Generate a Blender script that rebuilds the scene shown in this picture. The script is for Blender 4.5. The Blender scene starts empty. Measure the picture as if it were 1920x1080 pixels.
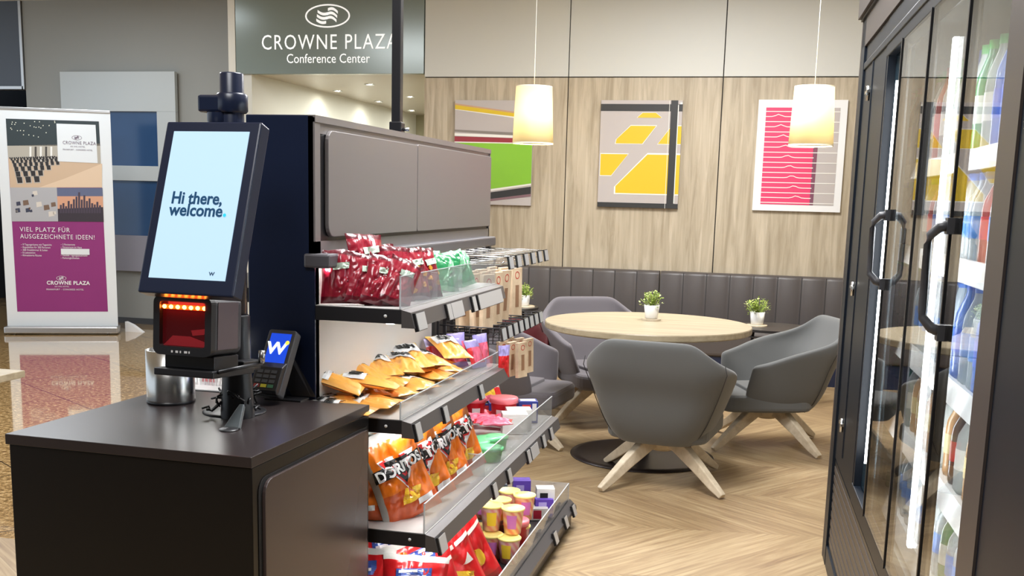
import bpy, bmesh, math, random
from mathutils import Vector, Matrix, noise
from math import sin, cos, pi, radians as R
rnd = random.Random(7)
scene = bpy.context.scene
COL = scene.collection
# ------------------------------------------------------------------ camera
CF, CCY, CP, CR, CYW, CH = 2010.6, 720.0, .17044, .02566, -.23473, 1.4
_f = Vector((sin(CYW)*cos(CP), cos(CYW)*cos(CP), -sin(CP)))
_r = Vector((cos(CYW), -sin(CYW), 0)); _u = _r.cross(_f)
CX = cos(CR)*_r + sin(CR)*_u
CU = -sin(CR)*_r + cos(CR)*_u
cam_d = bpy.data.cameras.new('camera'); cam = bpy.data.objects.new('camera', cam_d); COL.objects.link(cam)
cam.matrix_world = Matrix(((CX.x, CU.x, -_f.x, 0), (CX.y, CU.y, -_f.y, 0), (CX.z, CU.z, -_f.z, CH), (0, 0, 0, 1)))
cam_d.sensor_width = 36; cam_d.lens = CF/1920*36; cam_d.shift_y = (CCY-540)/1920; cam_d.clip_start = .05
scene.camera = cam
scene.view_settings.view_transform = 'Standard'; scene.view_settings.look = 'None'
scene.view_settings.gamma = 1; scene.view_settings.use_curve_mapping = False
scene.view_settings.exposure = 1.15
try:
    scene.cycles.max_bounces = 10; scene.cycles.transparent_max_bounces = 24; scene.cycles.sample_clamp_indirect = 6
    scene.cycles.caustics_reflective = False; scene.cycles.caustics_refractive = False
except Exception: pass
# ------------------------------------------------------------------ world, room lights, added corridor fill
w = bpy.data.worlds.new('world'); scene.world = w; w.use_nodes = True
w.node_tree.nodes['Background'].inputs[0].default_value = (.80, .90, 1.0, 1)
w.node_tree.nodes['Background'].inputs[1].default_value = .5
def area(name, loc, size, power, col=(1, 1, 1), rot=(0, 0, 0), sy=None):
    l = bpy.data.lights.new(name, 'AREA'); l.energy = power; l.color = col; l.size = size
    if sy: l.shape = 'RECTANGLE'; l.size_y = sy
    o = bpy.data.objects.new(name, l); o.location = loc; o.rotation_euler = rot; COL.objects.link(o); return o
area('ceiling_panel_light', (-.6, 6.9, 3.26), 1.2, 74, (.98, .985, 1), sy=1.2)
area('ceiling_panel_light', (-.6, 3.4, 3.26), 1.2, 66, (.98, .985, 1), sy=1.2)
area('ceiling_panel_light', (-1.2, .6, 3.26), 1.2, 36, (.98, .985, 1), sy=1.2)
area('ceiling_panel_light', (-4.6, 5.2, 3.26), 1.2, 52, (.92, .96, 1), sy=1.2)
area('corridor_fill_light', (-3.9, 11.6, 2.46), .5, 26, (.97, 1, .96), sy=3.5)  # unseen fill added to brighten the corridor, no fixture there
area('ceiling_panel_light', (-6.2, 8.0, 3.26), 1.2, 22, (.85, .93, 1), sy=1.2)

def rayd(px, py):
    return CX*((px-960)/CF) + CU*(-(py-CCY)/CF) + _f
EYE = Vector((0, 0, CH))
def ony(px, py, y): d = rayd(px, py); return EYE + d*(y/d.y)
def onx(px, py, x): d = rayd(px, py); return EYE + d*(x/d.x)
def onz(px, py, z): d = rayd(px, py); return EYE + d*((z-CH)/d.z)
def onpl(px, py, p0, n): d = rayd(px, py); return EYE + d*((p0-EYE).dot(n)/d.dot(n))

# ------------------------------------------------------------------ materials
def S(r, g=None, b=None):
    if g is None: r, g, b = r
    f = lambda c: ((c/255+.055)/1.055)**2.4 if c > 10 else c/255/12.92
    return (f(r), f(g), f(b))
MATS = {}
def mat(name, col, rough=.5, metal=0, emit=0, ecol=None, coat=0, spec=.5, bump=0, bscale=40, trans=0, var=0, vscale=6, sheen=0, alpha=1):
    if name in MATS: return MATS[name]
    m = bpy.data.materials.new(name); m.use_nodes = True; nt = m.node_tree; b = nt.nodes['Principled BSDF']
    b.inputs['Base Color'].default_value = (*col, 1); b.inputs['Roughness'].default_value = rough
    b.inputs['Metallic'].default_value = metal; b.inputs['Specular IOR Level'].default_value = spec
    b.inputs['Coat Weight'].default_value = coat; b.inputs['Transmission Weight'].default_value = trans
    b.inputs['Sheen Weight'].default_value = sheen; b.inputs['Alpha'].default_value = alpha
    if emit: b.inputs['Emission Color'].default_value = (*(ecol or col), 1); b.inputs['Emission Strength'].default_value = emit
    if var or bump:
        tc = nt.nodes.new('ShaderNodeTexCoord')
        if var:
            n = nt.nodes.new('ShaderNodeTexNoise'); n.inputs['Scale'].default_value = vscale; n.inputs['Detail'].default_value = 4
            nt.links.new(tc.outputs['Object'], n.inputs['Vector'])
            mx = nt.nodes.new('ShaderNodeMix'); mx.data_type = 'RGBA'
            mx.inputs[6].default_value = (*[c*(1-var) for c in col], 1); mx.inputs[7].default_value = (*[min(1, c*(1+var)) for c in col], 1)
            nt.links.new(n.outputs['Fac'], mx.inputs[0]); nt.links.new(mx.outputs[2], b.inputs['Base Color'])
        if bump:
            n = nt.nodes.new('ShaderNodeTexNoise'); n.inputs['Scale'].default_value = bscale; n.inputs['Detail'].default_value = 3
            nt.links.new(tc.outputs['Object'], n.inputs['Vector'])
            bp = nt.nodes.new('ShaderNodeBump'); bp.inputs['Strength'].default_value = bump; bp.inputs['Distance'].default_value = .01
            nt.links.new(n.outputs['Fac'], bp.inputs['Height']); nt.links.new(bp.outputs[0], b.inputs['Normal'])
    MATS[name] = m; return m
def clear(name, tint=(1, 1, 1), refl=1.0, haze=0.0, hazecol=(1, 1, 1), rough=.02, power=5.0):
    """clear sheet: fresnel mix of transparent and glossy, with a little haze"""
    if name in MATS: return MATS[name]
    m = bpy.data.materials.new(name); m.use_nodes = True; nt = m.node_tree; N = nt.nodes; L = nt.links
    for n in list(N): N.remove(n)
    out = N.new('ShaderNodeOutputMaterial'); t = N.new('ShaderNodeBsdfTransparent'); g = N.new('ShaderNodeBsdfGlossy')
    lw = N.new('ShaderNodeLayerWeight'); lw.inputs[0].default_value = .5
    pw = N.new('ShaderNodeMath'); pw.operation = 'POWER'; pw.inputs[1].default_value = power; L.new(lw.outputs['Facing'], pw.inputs[0])
    mu = N.new('ShaderNodeMath'); mu.operation = 'MULTIPLY_ADD'; mu.inputs[1].default_value = .93*refl; mu.inputs[2].default_value = .045; mu.use_clamp = True; L.new(pw.outputs[0], mu.inputs[0])
    t.inputs[0].default_value = (*tint, 1); g.inputs['Roughness'].default_value = rough
    mx = N.new('ShaderNodeMixShader'); L.new(mu.outputs[0], mx.inputs[0]); L.new(g.outputs[0], mx.inputs[2])
    if haze:
        d = N.new('ShaderNodeBsdfDiffuse'); d.inputs[0].default_value = (*hazecol, 1); h = N.new('ShaderNodeMixShader'); h.inputs[0].default_value = haze
        L.new(t.outputs[0], h.inputs[1]); L.new(d.outputs[0], h.inputs[2]); L.new(h.outputs[0], mx.inputs[1])
    else: L.new(t.outputs[0], mx.inputs[1])
    L.new(mx.outputs[0], out.inputs[0]); MATS[name] = m; return m
def wood(name, c1, c2, scale=(18, 18, 1.2), rough=.45, axis=None, contrast=(.35, .7), bump=.05):
    if name in MATS: return MATS[name]
    m = bpy.data.materials.new(name); m.use_nodes = True; nt = m.node_tree; N = nt.nodes; L = nt.links; b = N['Principled BSDF']
    tc = N.new('ShaderNodeTexCoord'); mp = N.new('ShaderNodeMapping'); mp.inputs['Scale'].default_value = scale
    L.new(tc.outputs['Object'], mp.inputs['Vector'])
    n = N.new('ShaderNodeTexNoise'); n.inputs['Scale'].default_value = 1.6; n.inputs['Detail'].default_value = 8; n.inputs['Roughness'].default_value = .62; n.inputs['Distortion'].default_value = .6
    L.new(mp.outputs[0], n.inputs['Vector'])
    cr = N.new('ShaderNodeValToRGB'); cr.color_ramp.elements[0].position = contrast[0]; cr.color_ramp.elements[1].position = contrast[1]
    cr.color_ramp.elements[0].color = (*c1, 1); cr.color_ramp.elements[1].color = (*c2, 1)
    L.new(n.outputs['Fac'], cr.inputs[0]); L.new(cr.outputs[0], b.inputs['Base Color']); b.inputs['Roughness'].default_value = rough
    if bump:
        bp = N.new('ShaderNodeBump'); bp.inputs['Strength'].default_value = bump; bp.inputs['Distance'].default_value = .004
        L.new(n.outputs['Fac'], bp.inputs['Height']); L.new(bp.outputs[0], b.inputs['Normal'])
    MATS[name] = m; return m
def chevron_floor():
    m = bpy.data.materials.new('oak_chevron_floor'); m.use_nodes = True; nt = m.node_tree; N = nt.nodes; L = nt.links; b = N['Principled BSDF']
    def M(op, a, c=None, d=None):
        n = N.new('ShaderNodeMath'); n.operation = op
        for i, v in enumerate((a, c, d)):
            if v is None: continue
            if isinstance(v, (int, float)): n.inputs[i].default_value = v
            else: L.new(v, n.inputs[i])
        return n.outputs[0]
    tc = N.new('ShaderNodeTexCoord'); sp = N.new('ShaderNodeSeparateXYZ')
    mp = N.new('ShaderNodeMapping'); mp.inputs['Rotation'].default_value = (0, 0, R(82)); mp.inputs['Location'].default_value = (.22, .1, 0)
    L.new(tc.outputs['Object'], mp.inputs[0]); L.new(mp.outputs[0], sp.inputs[0]); x, y = sp.outputs[0], sp.outputs[1]
    W = .62
    cx = M('DIVIDE', x, W); ci = M('FLOOR', cx); fr = M('SUBTRACT', cx, ci)
    par = M('MODULO', M('ABSOLUTE', ci), 2.0)
    tri = M('ABSOLUTE', M('SUBTRACT', M('MODULO', M('ADD', M('ABSOLUTE', M('ADD', cx, 40.0)), 0), 2.0), 1.0))
    v = M('DIVIDE', M('ADD', y, M('MULTIPLY', tri, W*1.0)), .20)
    vi = M('FLOOR', v); vf = M('SUBTRACT', v, vi)
    cv = N.new('ShaderNodeCombineXYZ'); L.new(vi, cv.inputs[0]); L.new(ci, cv.inputs[1])
    wn = N.new('ShaderNodeTexWhiteNoise'); wn.noise_dimensions = '2D'; L.new(cv.outputs[0], wn.inputs[0])
    # grain along plank: rotated coordinates per column
    sgn = M('SUBTRACT', M('MULTIPLY', par, 2.0), 1.0)
    u = M('MULTIPLY', M('ADD', M('MULTIPLY', x, sgn), M('MULTIPLY', y, 1.0)), 1.0)   # across
    t = M('SUBTRACT', M('MULTIPLY', x, sgn), y)
    gv = N.new('ShaderNodeCombineXYZ')
    L.new(M('MULTIPLY', v, 3.2), gv.inputs[0]); L.new(M('ADD', M('MULTIPLY', x, 1.6), M('MULTIPLY', wn.outputs[0], 30.0)), gv.inputs[1]); L.new(M('MULTIPLY', vi, 3.7), gv.inputs[2])
    ns = N.new('ShaderNodeTexNoise'); ns.inputs['Scale'].default_value = 1.5; ns.inputs['Detail'].default_value = 7; ns.inputs['Roughness'].default_value = .6; ns.inputs['Distortion'].default_value = 1.2
    L.new(gv.outputs[0], ns.inputs['Vector'])
    cr = N.new('ShaderNodeValToRGB'); e = cr.color_ramp.elements
    e[0].position = .3; e[0].color = (*S(128, 104, 76), 1); e[1].position = .72; e[1].color = (*S(178, 156, 120), 1)
    n2 = e.new(.5); n2.color = (*S(154, 130, 96), 1)
    L.new(M('ADD', ns.outputs['Fac'], M('MULTIPLY', M('SUBTRACT', wn.outputs[0], .5), .14)), cr.inputs[0])
    gap = M('MINIMUM', M('MINIMUM', vf, M('SUBTRACT', 1.0, vf)), M('MULTIPLY', M('MINIMUM', fr, M('SUBTRACT', 1.0, fr)), 3.0))
    gm = N.new('ShaderNodeMath'); gm.operation = 'LESS_THAN'; L.new(gap, gm.inputs[0]); gm.inputs[1].default_value = .012
    mx = N.new('ShaderNodeMix'); mx.data_type = 'RGBA'; L.new(M('MULTIPLY', gm.outputs[0], .28), mx.inputs[0]); L.new(cr.outputs[0], mx.inputs[6]); mx.inputs[7].default_value = (*S(90, 70, 50), 1)
    L.new(mx.outputs[2], b.inputs['Base Color']); b.inputs['Roughness'].default_value = .38
    bp = N.new('ShaderNodeBump'); bp.inputs['Strength'].default_value = .08; bp.inputs['Distance'].default_value = .003
    L.new(ns.outputs['Fac'], bp.inputs['Height']); L.new(bp.outputs[0], b.inputs['Normal'])
    return m
def granite():
    m = bpy.data.materials.new('polished_granite'); m.use_nodes = True; nt = m.node_tree; N = nt.nodes; L = nt.links; b = N['Principled BSDF']
    tc = N.new('ShaderNodeTexCoord'); mp = N.new('ShaderNodeMapping'); mp.inputs['Rotation'].default_value = (0, 0, R(33)); L.new(tc.outputs['Object'], mp.inputs[0])
    n = N.new('ShaderNodeTexNoise'); n.inputs['Scale'].default_value = 38; n.inputs['Detail'].default_value = 9; n.inputs['Roughness'].default_value = .75; L.new(tc.outputs['Object'], n.inputs['Vector'])
    cr = N.new('ShaderNodeValToRGB'); e = cr.color_ramp.elements
    e[0].position = .36; e[0].color = (*S(92, 66, 36), 1); e[1].position = .62; e[1].color = (*S(222, 190, 140), 1); x = e.new(.5); x.color = (*S(166, 132, 84), 1)
    L.new(n.outputs['Fac'], cr.inputs[0])
    br = N.new('ShaderNodeTexBrick'); br.offset = 0; br.inputs['Scale'].default_value = 1; br.inputs['Mortar Size'].default_value = .004
    br.inputs['Brick Width'].default_value = .9; br.inputs['Row Height'].default_value = .9; L.new(mp.outputs[0], br.inputs['Vector'])
    mx = N.new('ShaderNodeMix'); mx.data_type = 'RGBA'; L.new(br.outputs['Fac'], mx.inputs[0]); L.new(cr.outputs[0], mx.inputs[6]); mx.inputs[7].default_value = (.05, .035, .02, 1)
    L.new(mx.outputs[2], b.inputs['Base Color']); b.inputs['Roughness'].default_value = .07; b.inputs['Specular IOR Level'].default_value = .9; b.inputs['Coat Weight'].default_value = .6; b.inputs['Coat Roughness'].default_value = .03
    return m

# ------------------------------------------------------------------ mesh helpers
class MB:
    def __init__(s): s.v = []; s.f = []; s.mi = []; s.sm = []; s.mats = []
    def m(s, mt):
        if mt not in s.mats: s.mats.append(mt)
        return s.mats.index(mt)
    def add(s, vs, fs, mt=None, smooth=False, T=None):
        o = len(s.v); i = s.m(mt)
        for p in vs:
            p = Vector(p); s.v.append(T @ p if T else p)
        for f in fs: s.f.append([o+k for k in f]); s.mi.append(i); s.sm.append(smooth)
        return s
    def box(s, lo, hi, mt=None, T=None):
        x0, y0, z0 = lo; x1, y1, z1 = hi
        return s.add([(x0, y0, z0), (x1, y0, z0), (x1, y1, z0), (x0, y1, z0), (x0, y0, z1), (x1, y0, z1), (x1, y1, z1), (x0, y1, z1)],
                     [(0, 3, 2, 1), (4, 5, 6, 7), (0, 1, 5, 4), (1, 2, 6, 5), (2, 3, 7, 6), (3, 0, 4, 7)], mt, False, T)
    def prism(s, pts, d, mt=None, T=None, ends=True):
        """2D outline (x,z) extruded along +y by d"""
        n = len(pts); v = [(x, 0, z) for x, z in pts] + [(x, d, z) for x, z in pts]
        f = [(i, (i+1) % n, n+(i+1) % n, n+i) for i in range(n)]
        if ends: f += [tuple(range(n-1, -1, -1)), tuple(range(n, 2*n))]
        return s.add(v, f, mt, False, T)
    def lathe(s, prof, n=24, mt=None, T=None, smooth=True, closed=False):
        v = []; f = []; k = len(prof)
        for j in range(n):
            a = 2*pi*j/n
            for r, z in prof: v.append((r*cos(a), r*sin(a), z))
        for j in range(n):
            j2 = (j+1) % n
            for i in range(k-1): f.append((j*k+i, j2*k+i, j2*k+i+1, j*k+i+1))
        return s.add(v, f, mt, smooth, T)
    def tube(s, path, r, n=8, mt=None, T=None, caps=True):
        path = [Vector(p) for p in path]; k = len(path); v = []; f = []
        rr = r if isinstance(r, (list, tuple)) else [r]*k
        up = Vector((0, 0, 1))
        for i, p in enumerate(path):
            d = (path[min(i+1, k-1)]-path[max(i-1, 0)]).normalized()
            a = d.cross(up) if abs(d.dot(up)) < .95 else d.cross(Vector((1, 0, 0)))
            a.normalize(); b = d.cross(a)
            for j in range(n): t = 2*pi*j/n; v.append(p+(a*cos(t)+b*sin(t))*rr[i])
        for i in range(k-1):
            for j in range(n): j2 = (j+1) % n; f.append((i*n+j, i*n+j2, (i+1)*n+j2, (i+1)*n+j))
        if caps: f += [tuple(range(n-1, -1, -1)), tuple((k-1)*n+j for j in range(n))]
        return s.add(v, f, mt, True, T)
    def cyl(s, c, r, h, n=24, mt=None, T=None, axis='z'):
        d = {'x': (1, 0, 0), 'y': (0, 1, 0), 'z': (0, 0, 1)}[axis]; c = Vector(c)
        return s.tube([c, c+Vector(d)*h], r, n, mt, T)
    def quad(s, pts, mt=None, T=None): return s.add(pts, [tuple(range(len(pts)))], mt, False, T)
    def build(s, name, parent=None, bevel=0, auto=True, sub=0, seg=2, solid=0):
        me = bpy.data.meshes.new(name); me.from_pydata([tuple(p) for p in s.v], [], s.f)
        for mt in s.mats: me.materials.append(mt)
        for p, i, sm in zip(me.polygons, s.mi, s.sm): p.material_index = i; p.use_smooth = sm
        me.update()
        o = bpy.data.objects.new(name, me); COL.objects.link(o)
        if parent: o.parent = parent
        if solid: md = o.modifiers.new('solid', 'SOLIDIFY'); md.thickness = solid; md.offset = 0
        if bevel: md = o.modifiers.new('bevel', 'BEVEL'); md.width = bevel; md.segments = seg; md.limit_method = 'ANGLE'; md.angle_limit = R(40); md.harden_normals = False
        if sub: md = o.modifiers.new('sub', 'SUBSURF'); md.levels = sub; md.render_levels = sub
        return o
def tag(o, label, cat, group=None, kind=None):
    o['label'] = label; o['category'] = cat
    if group: o['group'] = group
    if kind: o['kind'] = kind
    return o
def struct(o): o['kind'] = 'structure'; return o
def thing(name, label, cat, loc=(0, 0, 0), rz=0, group=None):
    o = bpy.data.objects.new(name, None); COL.objects.link(o); o.location = loc; o.rotation_euler = (0, 0, rz); o.empty_display_size = .05
    return tag(o, label, cat, group)
def dup(root, loc=None, rot=None, label=None, scale=None):
    def cp(o, par):
        c = o.copy(); COL.objects.link(c)
        if par: c.parent = par
        for k in list(o.children): cp(k, c)
        return c
    r = cp(root, None)
    if loc is not None: r.location = loc
    if rot is not None: r.rotation_euler = rot
    if scale is not None: r.scale = (scale,)*3 if isinstance(scale, (int, float)) else scale
    if label: r['label'] = label
    return r
def text(name, body, size, m, parent, T, ext=.0006, sx=1.0, align='CENTER', shear=0, space=1.0, warp=None, bold=0, label=None):
    cu = bpy.data.curves.new(name, 'FONT'); cu.body = body; cu.size = size; cu.align_x = align; cu.extrude = ext; cu.shear = shear
    cu.space_character = space; cu.offset = bold; cu.resolution_u = 3
    to = bpy.data.objects.new(name, cu)
    me = bpy.data.meshes.new_from_object(to); bpy.data.objects.remove(to); bpy.data.curves.remove(cu)
    for v in me.vertices:
        p = Vector((v.co.x*sx, -v.co.z, v.co.y))       # text lies in x-z plane, faces -y
        if warp: p = warp(p)
        v.co = T @ p if T else p
    me.materials.clear(); me.materials.append(m)
    o = bpy.data.objects.new(name, me); COL.objects.link(o)
    if parent: o.parent = parent
    if label: o['label'] = label
    return o
def TR(loc=(0, 0, 0), rz=0, rx=0, ry=0, s=1):
    return Matrix.Translation(loc) @ Matrix.Rotation(rz, 4, 'Z') @ Matrix.Rotation(ry, 4, 'Y') @ Matrix.Rotation(rx, 4, 'X') @ Matrix.Scale(s, 4)
ORD = ['first', 'second', 'third', 'fourth', 'fifth', 'sixth', 'seventh', 'eighth', 'ninth', 'tenth', 'eleventh', 'twelfth', 'thirteenth', 'fourteenth', 'fifteenth',
       'sixteenth', 'seventeenth', 'eighteenth', 'nineteenth', 'twentieth', 'twenty-first', 'twenty-second', 'twenty-third', 'twenty-fourth', 'twenty-fifth']
def rrect(x0, z0, x1, z1, r, n=5, corners=(1, 1, 1, 1)):
    """outline with rounded corners: order BL, BR, TR, TL"""
    out = []
    for (cx, cz, a0, k, qx, qz) in ((x0+r, z0+r, pi, 0, x0, z0), (x1-r, z0+r, 1.5*pi, 1, x1, z0), (x1-r, z1-r, 0, 2, x1, z1), (x0+r, z1-r, .5*pi, 3, x0, z1)):
        if corners[k]:
            for i in range(n+1): a = a0+i/n*pi/2; out.append((cx+r*cos(a), cz+r*sin(a)))
        else: out.append((qx, qz))
    return out

# ------------------------------------------------------------------ palette
M_WHITEWALL = mat('cream_wall_panel', S(205, 205, 198), .5, var=.02, vscale=1)
M_OAKWALL = wood('light_oak_wall', S(160, 146, 122), S(199, 186, 163), (13, 13, .9), .5)
M_JOINT = mat('panel_joint', (.02, .018, .015), .8)
M_GREYWALL = mat('taupe_wall', S(156, 157, 153), .6, var=.03, vscale=.8)
M_CREAM = mat('cream_paint', S(216, 212, 200), .6)
M_CEIL = mat('ceiling_white', S(225, 222, 214), .8)
M_BLACK = mat('black_laminate', (.0045, .004, .0045), .3, spec=.35)
M_BROWNBLK = mat('dark_brown_laminate', S(44, 37, 37), .30)
M_NAVY = mat('dark_navy_laminate', (.010, .017, .045), .25)
M_TAUPE = mat('taupe_laminate', S(120, 115, 114), .28)
M_STEEL = mat('brushed_steel', (.62, .62, .6), .25, metal=1)
M_ALU = mat('aluminium', (.6, .6, .6), .35, metal=1)
M_WHITE = mat('white_plastic', (.8, .8, .8), .4)
M_BPLAST = mat('black_plastic', (.012, .012, .014), .35)
M_KIOSK = mat('kiosk_black', (.010, .016, .04), .3)
M_DGREY = mat('dark_grey_plastic', (.05, .05, .055), .4)
M_FABRIC = mat('grey_chair_fabric', S(93, 94, 93), .85, bump=.12, bscale=7, sheen=.2)
M_FABRIC2 = mat('dark_grey_chair_fabric', S(98, 93, 97), .85, bump=.1, bscale=7, sheen=.2)
M_RED = mat('burgundy_upholstery', S(96, 30, 34), .6)
M_LEATHER = mat('dark_bench_leather', S(78, 72, 70), .42, bump=.06, bscale=14)
M_SEAM = mat('seam_thread', (.03, .028, .027), .7)
M_PALEWOOD = wood('pale_ash_wood', S(186, 170, 144), S(222, 208, 184), (8, 8, 8), .5)
M_TABLEW = wood('table_oak', S(152, 138, 112), S(180, 165, 137), (1.2, 16, 16), .4)
M_ACR = clear('clear_acrylic', (.97, .98, .98), 1.0, .16, (.9, .92, .95))
M_ACREDGE = mat('acrylic_edge', (.75, .78, .8), .15, emit=0, alpha=.75)
M_LED = mat('cool_led_strip', (1, 1, 1), emit=16, ecol=(1, .99, .97))
M_SHELF = mat('black_shelf_metal', (.02, .019, .021), .35)
M_GREYM = mat('grey_metal', S(92, 88, 87), .35, metal=.2)
M_BACKP = mat('light_back_panel', S(190, 188, 184), .3)

# ------------------------------------------------------------------ room shell
b = MB(); b.quad([(-2.6, -3, 0), (4, -3, 0), (4, 12, 0), (-2.6, 12, 0)], chevron_floor()); b.quad([(-9, -3, 0), (-2.6, -3, 0), (-2.6, 3.57, 0), (-9, 3.57, 0)], b.mats[0]); struct(b.build('floor'))
b = MB(); b.quad([(-12, 3.57, 0), (-2.6, 3.57, 0), (-2.6, 16, 0), (-12, 16, 0)], granite()); struct(b.build('floor'))
b = MB(); b.box((-9.5, -1.5, 3.3), (2.4, 10.4, 3.4), M_CEIL); struct(b.build('ceiling'))
# back wall with oak panels below and cream panels above
WY = 9.3
b = MB(); b.box((-3.085, WY+.02, 0), (2.6, WY+.15, 3.3), M_JOINT); b.box((-3.085, WY+.03, 0), (-2.98, 15, 3.3), M_CREAM)
xs = [-3.09, -1.797, -.497, .803, 2.1, 2.6]
g = .0045
for i in range(5):
    b.box((xs[i]+g, WY, .0), (xs[i+1]-g, WY+.03, 2.44-g), M_OAKWALL)
    b.box((xs[i]+g, WY, 2.44+g), (xs[i+1]-g, WY+.03, 3.3), M_WHITEWALL)
struct(b.build('wall_back'))
b = MB(); b.box((2.45, -3, 0), (2.6, 9.3, 3.3), M_CREAM); struct(b.build('wall_right'))
b = MB(); b.box((-5.5, -1.6, 0), (2.6, -1.45, 3.3), mat('added_wall_dark', S(60, 58, 58), .7)); struct(b.build('wall_rear_added'))  # unseen wall added behind the camera so front faces reflect a dark room
# lobby wall on the left
LY = 10.08
b = MB(); b.box((-7.74, LY, .05), (-4.9, LY+.15, 3.3), M_GREYWALL); b.box((-7.74, LY-.01, 0), (-4.9, LY, .06), M_DGREY); struct(b.build('wall_left'))
b = MB(); b.box((-9.6, LY, 2.44), (-7.76, LY+.12, 3.3), mat('blue_grey_panel', S(84, 92, 104), .5)); b.box((-9.6, LY-.02, 2.41), (-7.76, LY+.12, 2.44), M_ALU); b.box((-7.775, LY-.02, 2.41), (-7.745, LY, 3.3), M_ALU); struct(b.build('trim_1'))
b = MB(); b.box((-11.5, 12.5, 0), (-7.0, 12.6, 3.3), mat('dark_room_shade', (.008, .01, .015), .6)); b.box((-9.7, LY, 0), (-9.5, 12.5, 3.3), mat('dark_room_shade', 0)); struct(b.build('wall_lobby'))  # walls coloured near-black to paint the darkness of the room beyond
b = MB(); b.box((-4.98, WY, 0), (-4.91, WY+.4, 3.3), M_CREAM); struct(b.build('trim_2'))
b = MB(); b.box((-4.91, WY+.02, 0), (-4.76, 14.2, 3.3), mat('corridor_wall', S(205, 203, 192), .5)); b.box((-4.9, 14, 0), (-2.9, 14.15, 3.3), mat('corridor_end', S(150, 146, 120), .6)); struct(b.build('wall_corridor'))
b = MB(); b.box((-4.9, WY+.08, 2.475), (-2.98, 14.2, 2.55), mat('corridor_ceiling', S(178, 172, 160), .35)); struct(b.build('ceiling_corridor'))
# ceiling spots in the corridor
for i, (px, py) in enumerate([(633, 170), (693, 158), (710, 190), (769, 181), (772, 207)]):
    p = onz(px, py, 2.475)
    t = thing('ceiling_spotlight', 'small bright ceiling spotlight in the corridor, %s from the left' % ORD[[0, 1, 2, 3, 4][i]], 'ceiling light', (p.x, p.y, 2.474), 0, 'ceiling spotlights in the corridor')
    b = MB(); b.lathe([(.05, 0), (.05, -.008), (.038, -.008), (.036, 0)], 16, M_ALU); b.build('rim', t)
    b = MB(); b.lathe([(0.0001, -.003), (.036, -.003)], 16, mat('spot_lamp', (1, 1, 1), emit=60, ecol=(1, .97, .85))); b.build('lamp', t)
    l = bpy.data.lights.new('spot_glow', 'SPOT'); l.energy = 5; l.color = (.97, 1, .95); l.spot_blend = 1; l.spot_size = R(165); l.shadow_soft_size = .04
    lo = bpy.data.objects.new('spot_glow', l); lo.location = (0, 0, -.02); lo.parent = t; COL.objects.link(lo)
# ------------------------------------------------------------------ sign over the corridor
M_SIGN = mat('sea_grey_glass', S(122, 134, 128), .2, metal=.1, spec=.8)
M_LET = mat('white_lettering', (.85, .86, .84), .5, emit=.25, ecol=(1, 1, 1))
sg = thing('hotel_sign', 'grey-green glass fascia sign with white hotel lettering above the corridor', 'sign', (-4.0, WY+.0, 2.47))
b = MB(); b.box((-.905, 0, 0), (.905, .07, .84), M_SIGN); b.build('panel', sg, bevel=.003)
text('lettering', 'CROWNE PLAZA', .185, M_LET, sg, TR((.006, -.004, .215)), sx=.835, space=1.14, bold=-.0004)
text('lettering', 'Conference Center', .115, M_LET, sg, TR((0, -.004, .096)), sx=.88)
def crest(par, T, w, m, ring=True):
    b = MB(); k = w/2; n = 40
    if ring:
        v = []; f = []
        for i in range(n):
            a = 2*pi*i/n; v += [(k*cos(a), 0, k*.47*sin(a)), (k*.93*cos(a), 0, k*.41*sin(a))]
        for i in range(n): j = (i+1) % n; f.append((2*i, 2*j, 2*j+1, 2*i+1))
        b.add(v, f, m, T=T)
    for row in range(3):
        z0 = (.19-row*.17)*k; up = []; lo = []
        for half in (0, 1):
            for i in range(9):
                t = i/8; x = (-.44+half*.46+t*.44-row*.03)*k
                z = z0+(.06*sin(pi*t+pi*half*1.0)*-1 - .10*t + .10*half)*k if half == 0 else z0+(.09*sin(pi*t) - .12*t+.06)*k
                up.append((x, z+.055*k)); lo.append((x, z-.055*k))
        for half in (0, 1):
            for i in range(8):
                q = half*9+i; b.quad([(lo[q][0], -.0002, lo[q][1]), (lo[q+1][0], -.0002, lo[q+1][1]), (up[q+1][0], -.0002, up[q+1][1]), (up[q][0], -.0002, up[q][1])], m, T)
    return b.build('crest', par)
crest(sg, TR((0, -.006, .5)), .43, M_LET)
# ------------------------------------------------------------------ framed lobby window display behind the roll-up
fw = thing('lobby_screen_frame', 'pale grey frame with two blue glass panes and lilac lower panel on the taupe wall', 'window frame', (-6.6, LY-.03, 0))
def lx(px, py): p = ony(px, py, LY-.05); return p.x+6.6, p.z
x0, zt = lx(115, 135); x1, _ = lx(330, 136)
zb = lx(290, 510)[1]; pz = [lx(205, 209)[1], lx(298, 312)[1], lx(298, 340)[1], lx(280, 442)[1]]; pxr = lx(298, 260)[0]
M_PGREY = mat('pale_grey_frame', S(196, 202, 203), .5)
b = MB(); T0 = .05
b.box((x0, -T0, pz[0]), (x1, 0, zt), M_PGREY); b.box((x0+.12, -T0, pz[2]), (pxr, 0, pz[1]), M_PGREY); b.box((pxr, -T0, pz[3]), (x1, 0, pz[0]), M_PGREY)
b.box((x0, -T0, pz[3]), (x0+.12, 0, pz[0]), M_PGREY); b.build('frame', fw, bevel=.003)
M_BLUEG = mat('blue_glass', S(42, 76, 118), .12, spec=.6, var=.25, vscale=1.2)
for k in (0, 2):
    b = MB(); b.box((x0+.1, -.02, pz[k+1]-.01), (pxr+.01, -.005, pz[k]+.01), M_BLUEG); b.build('pane', fw)
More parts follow.
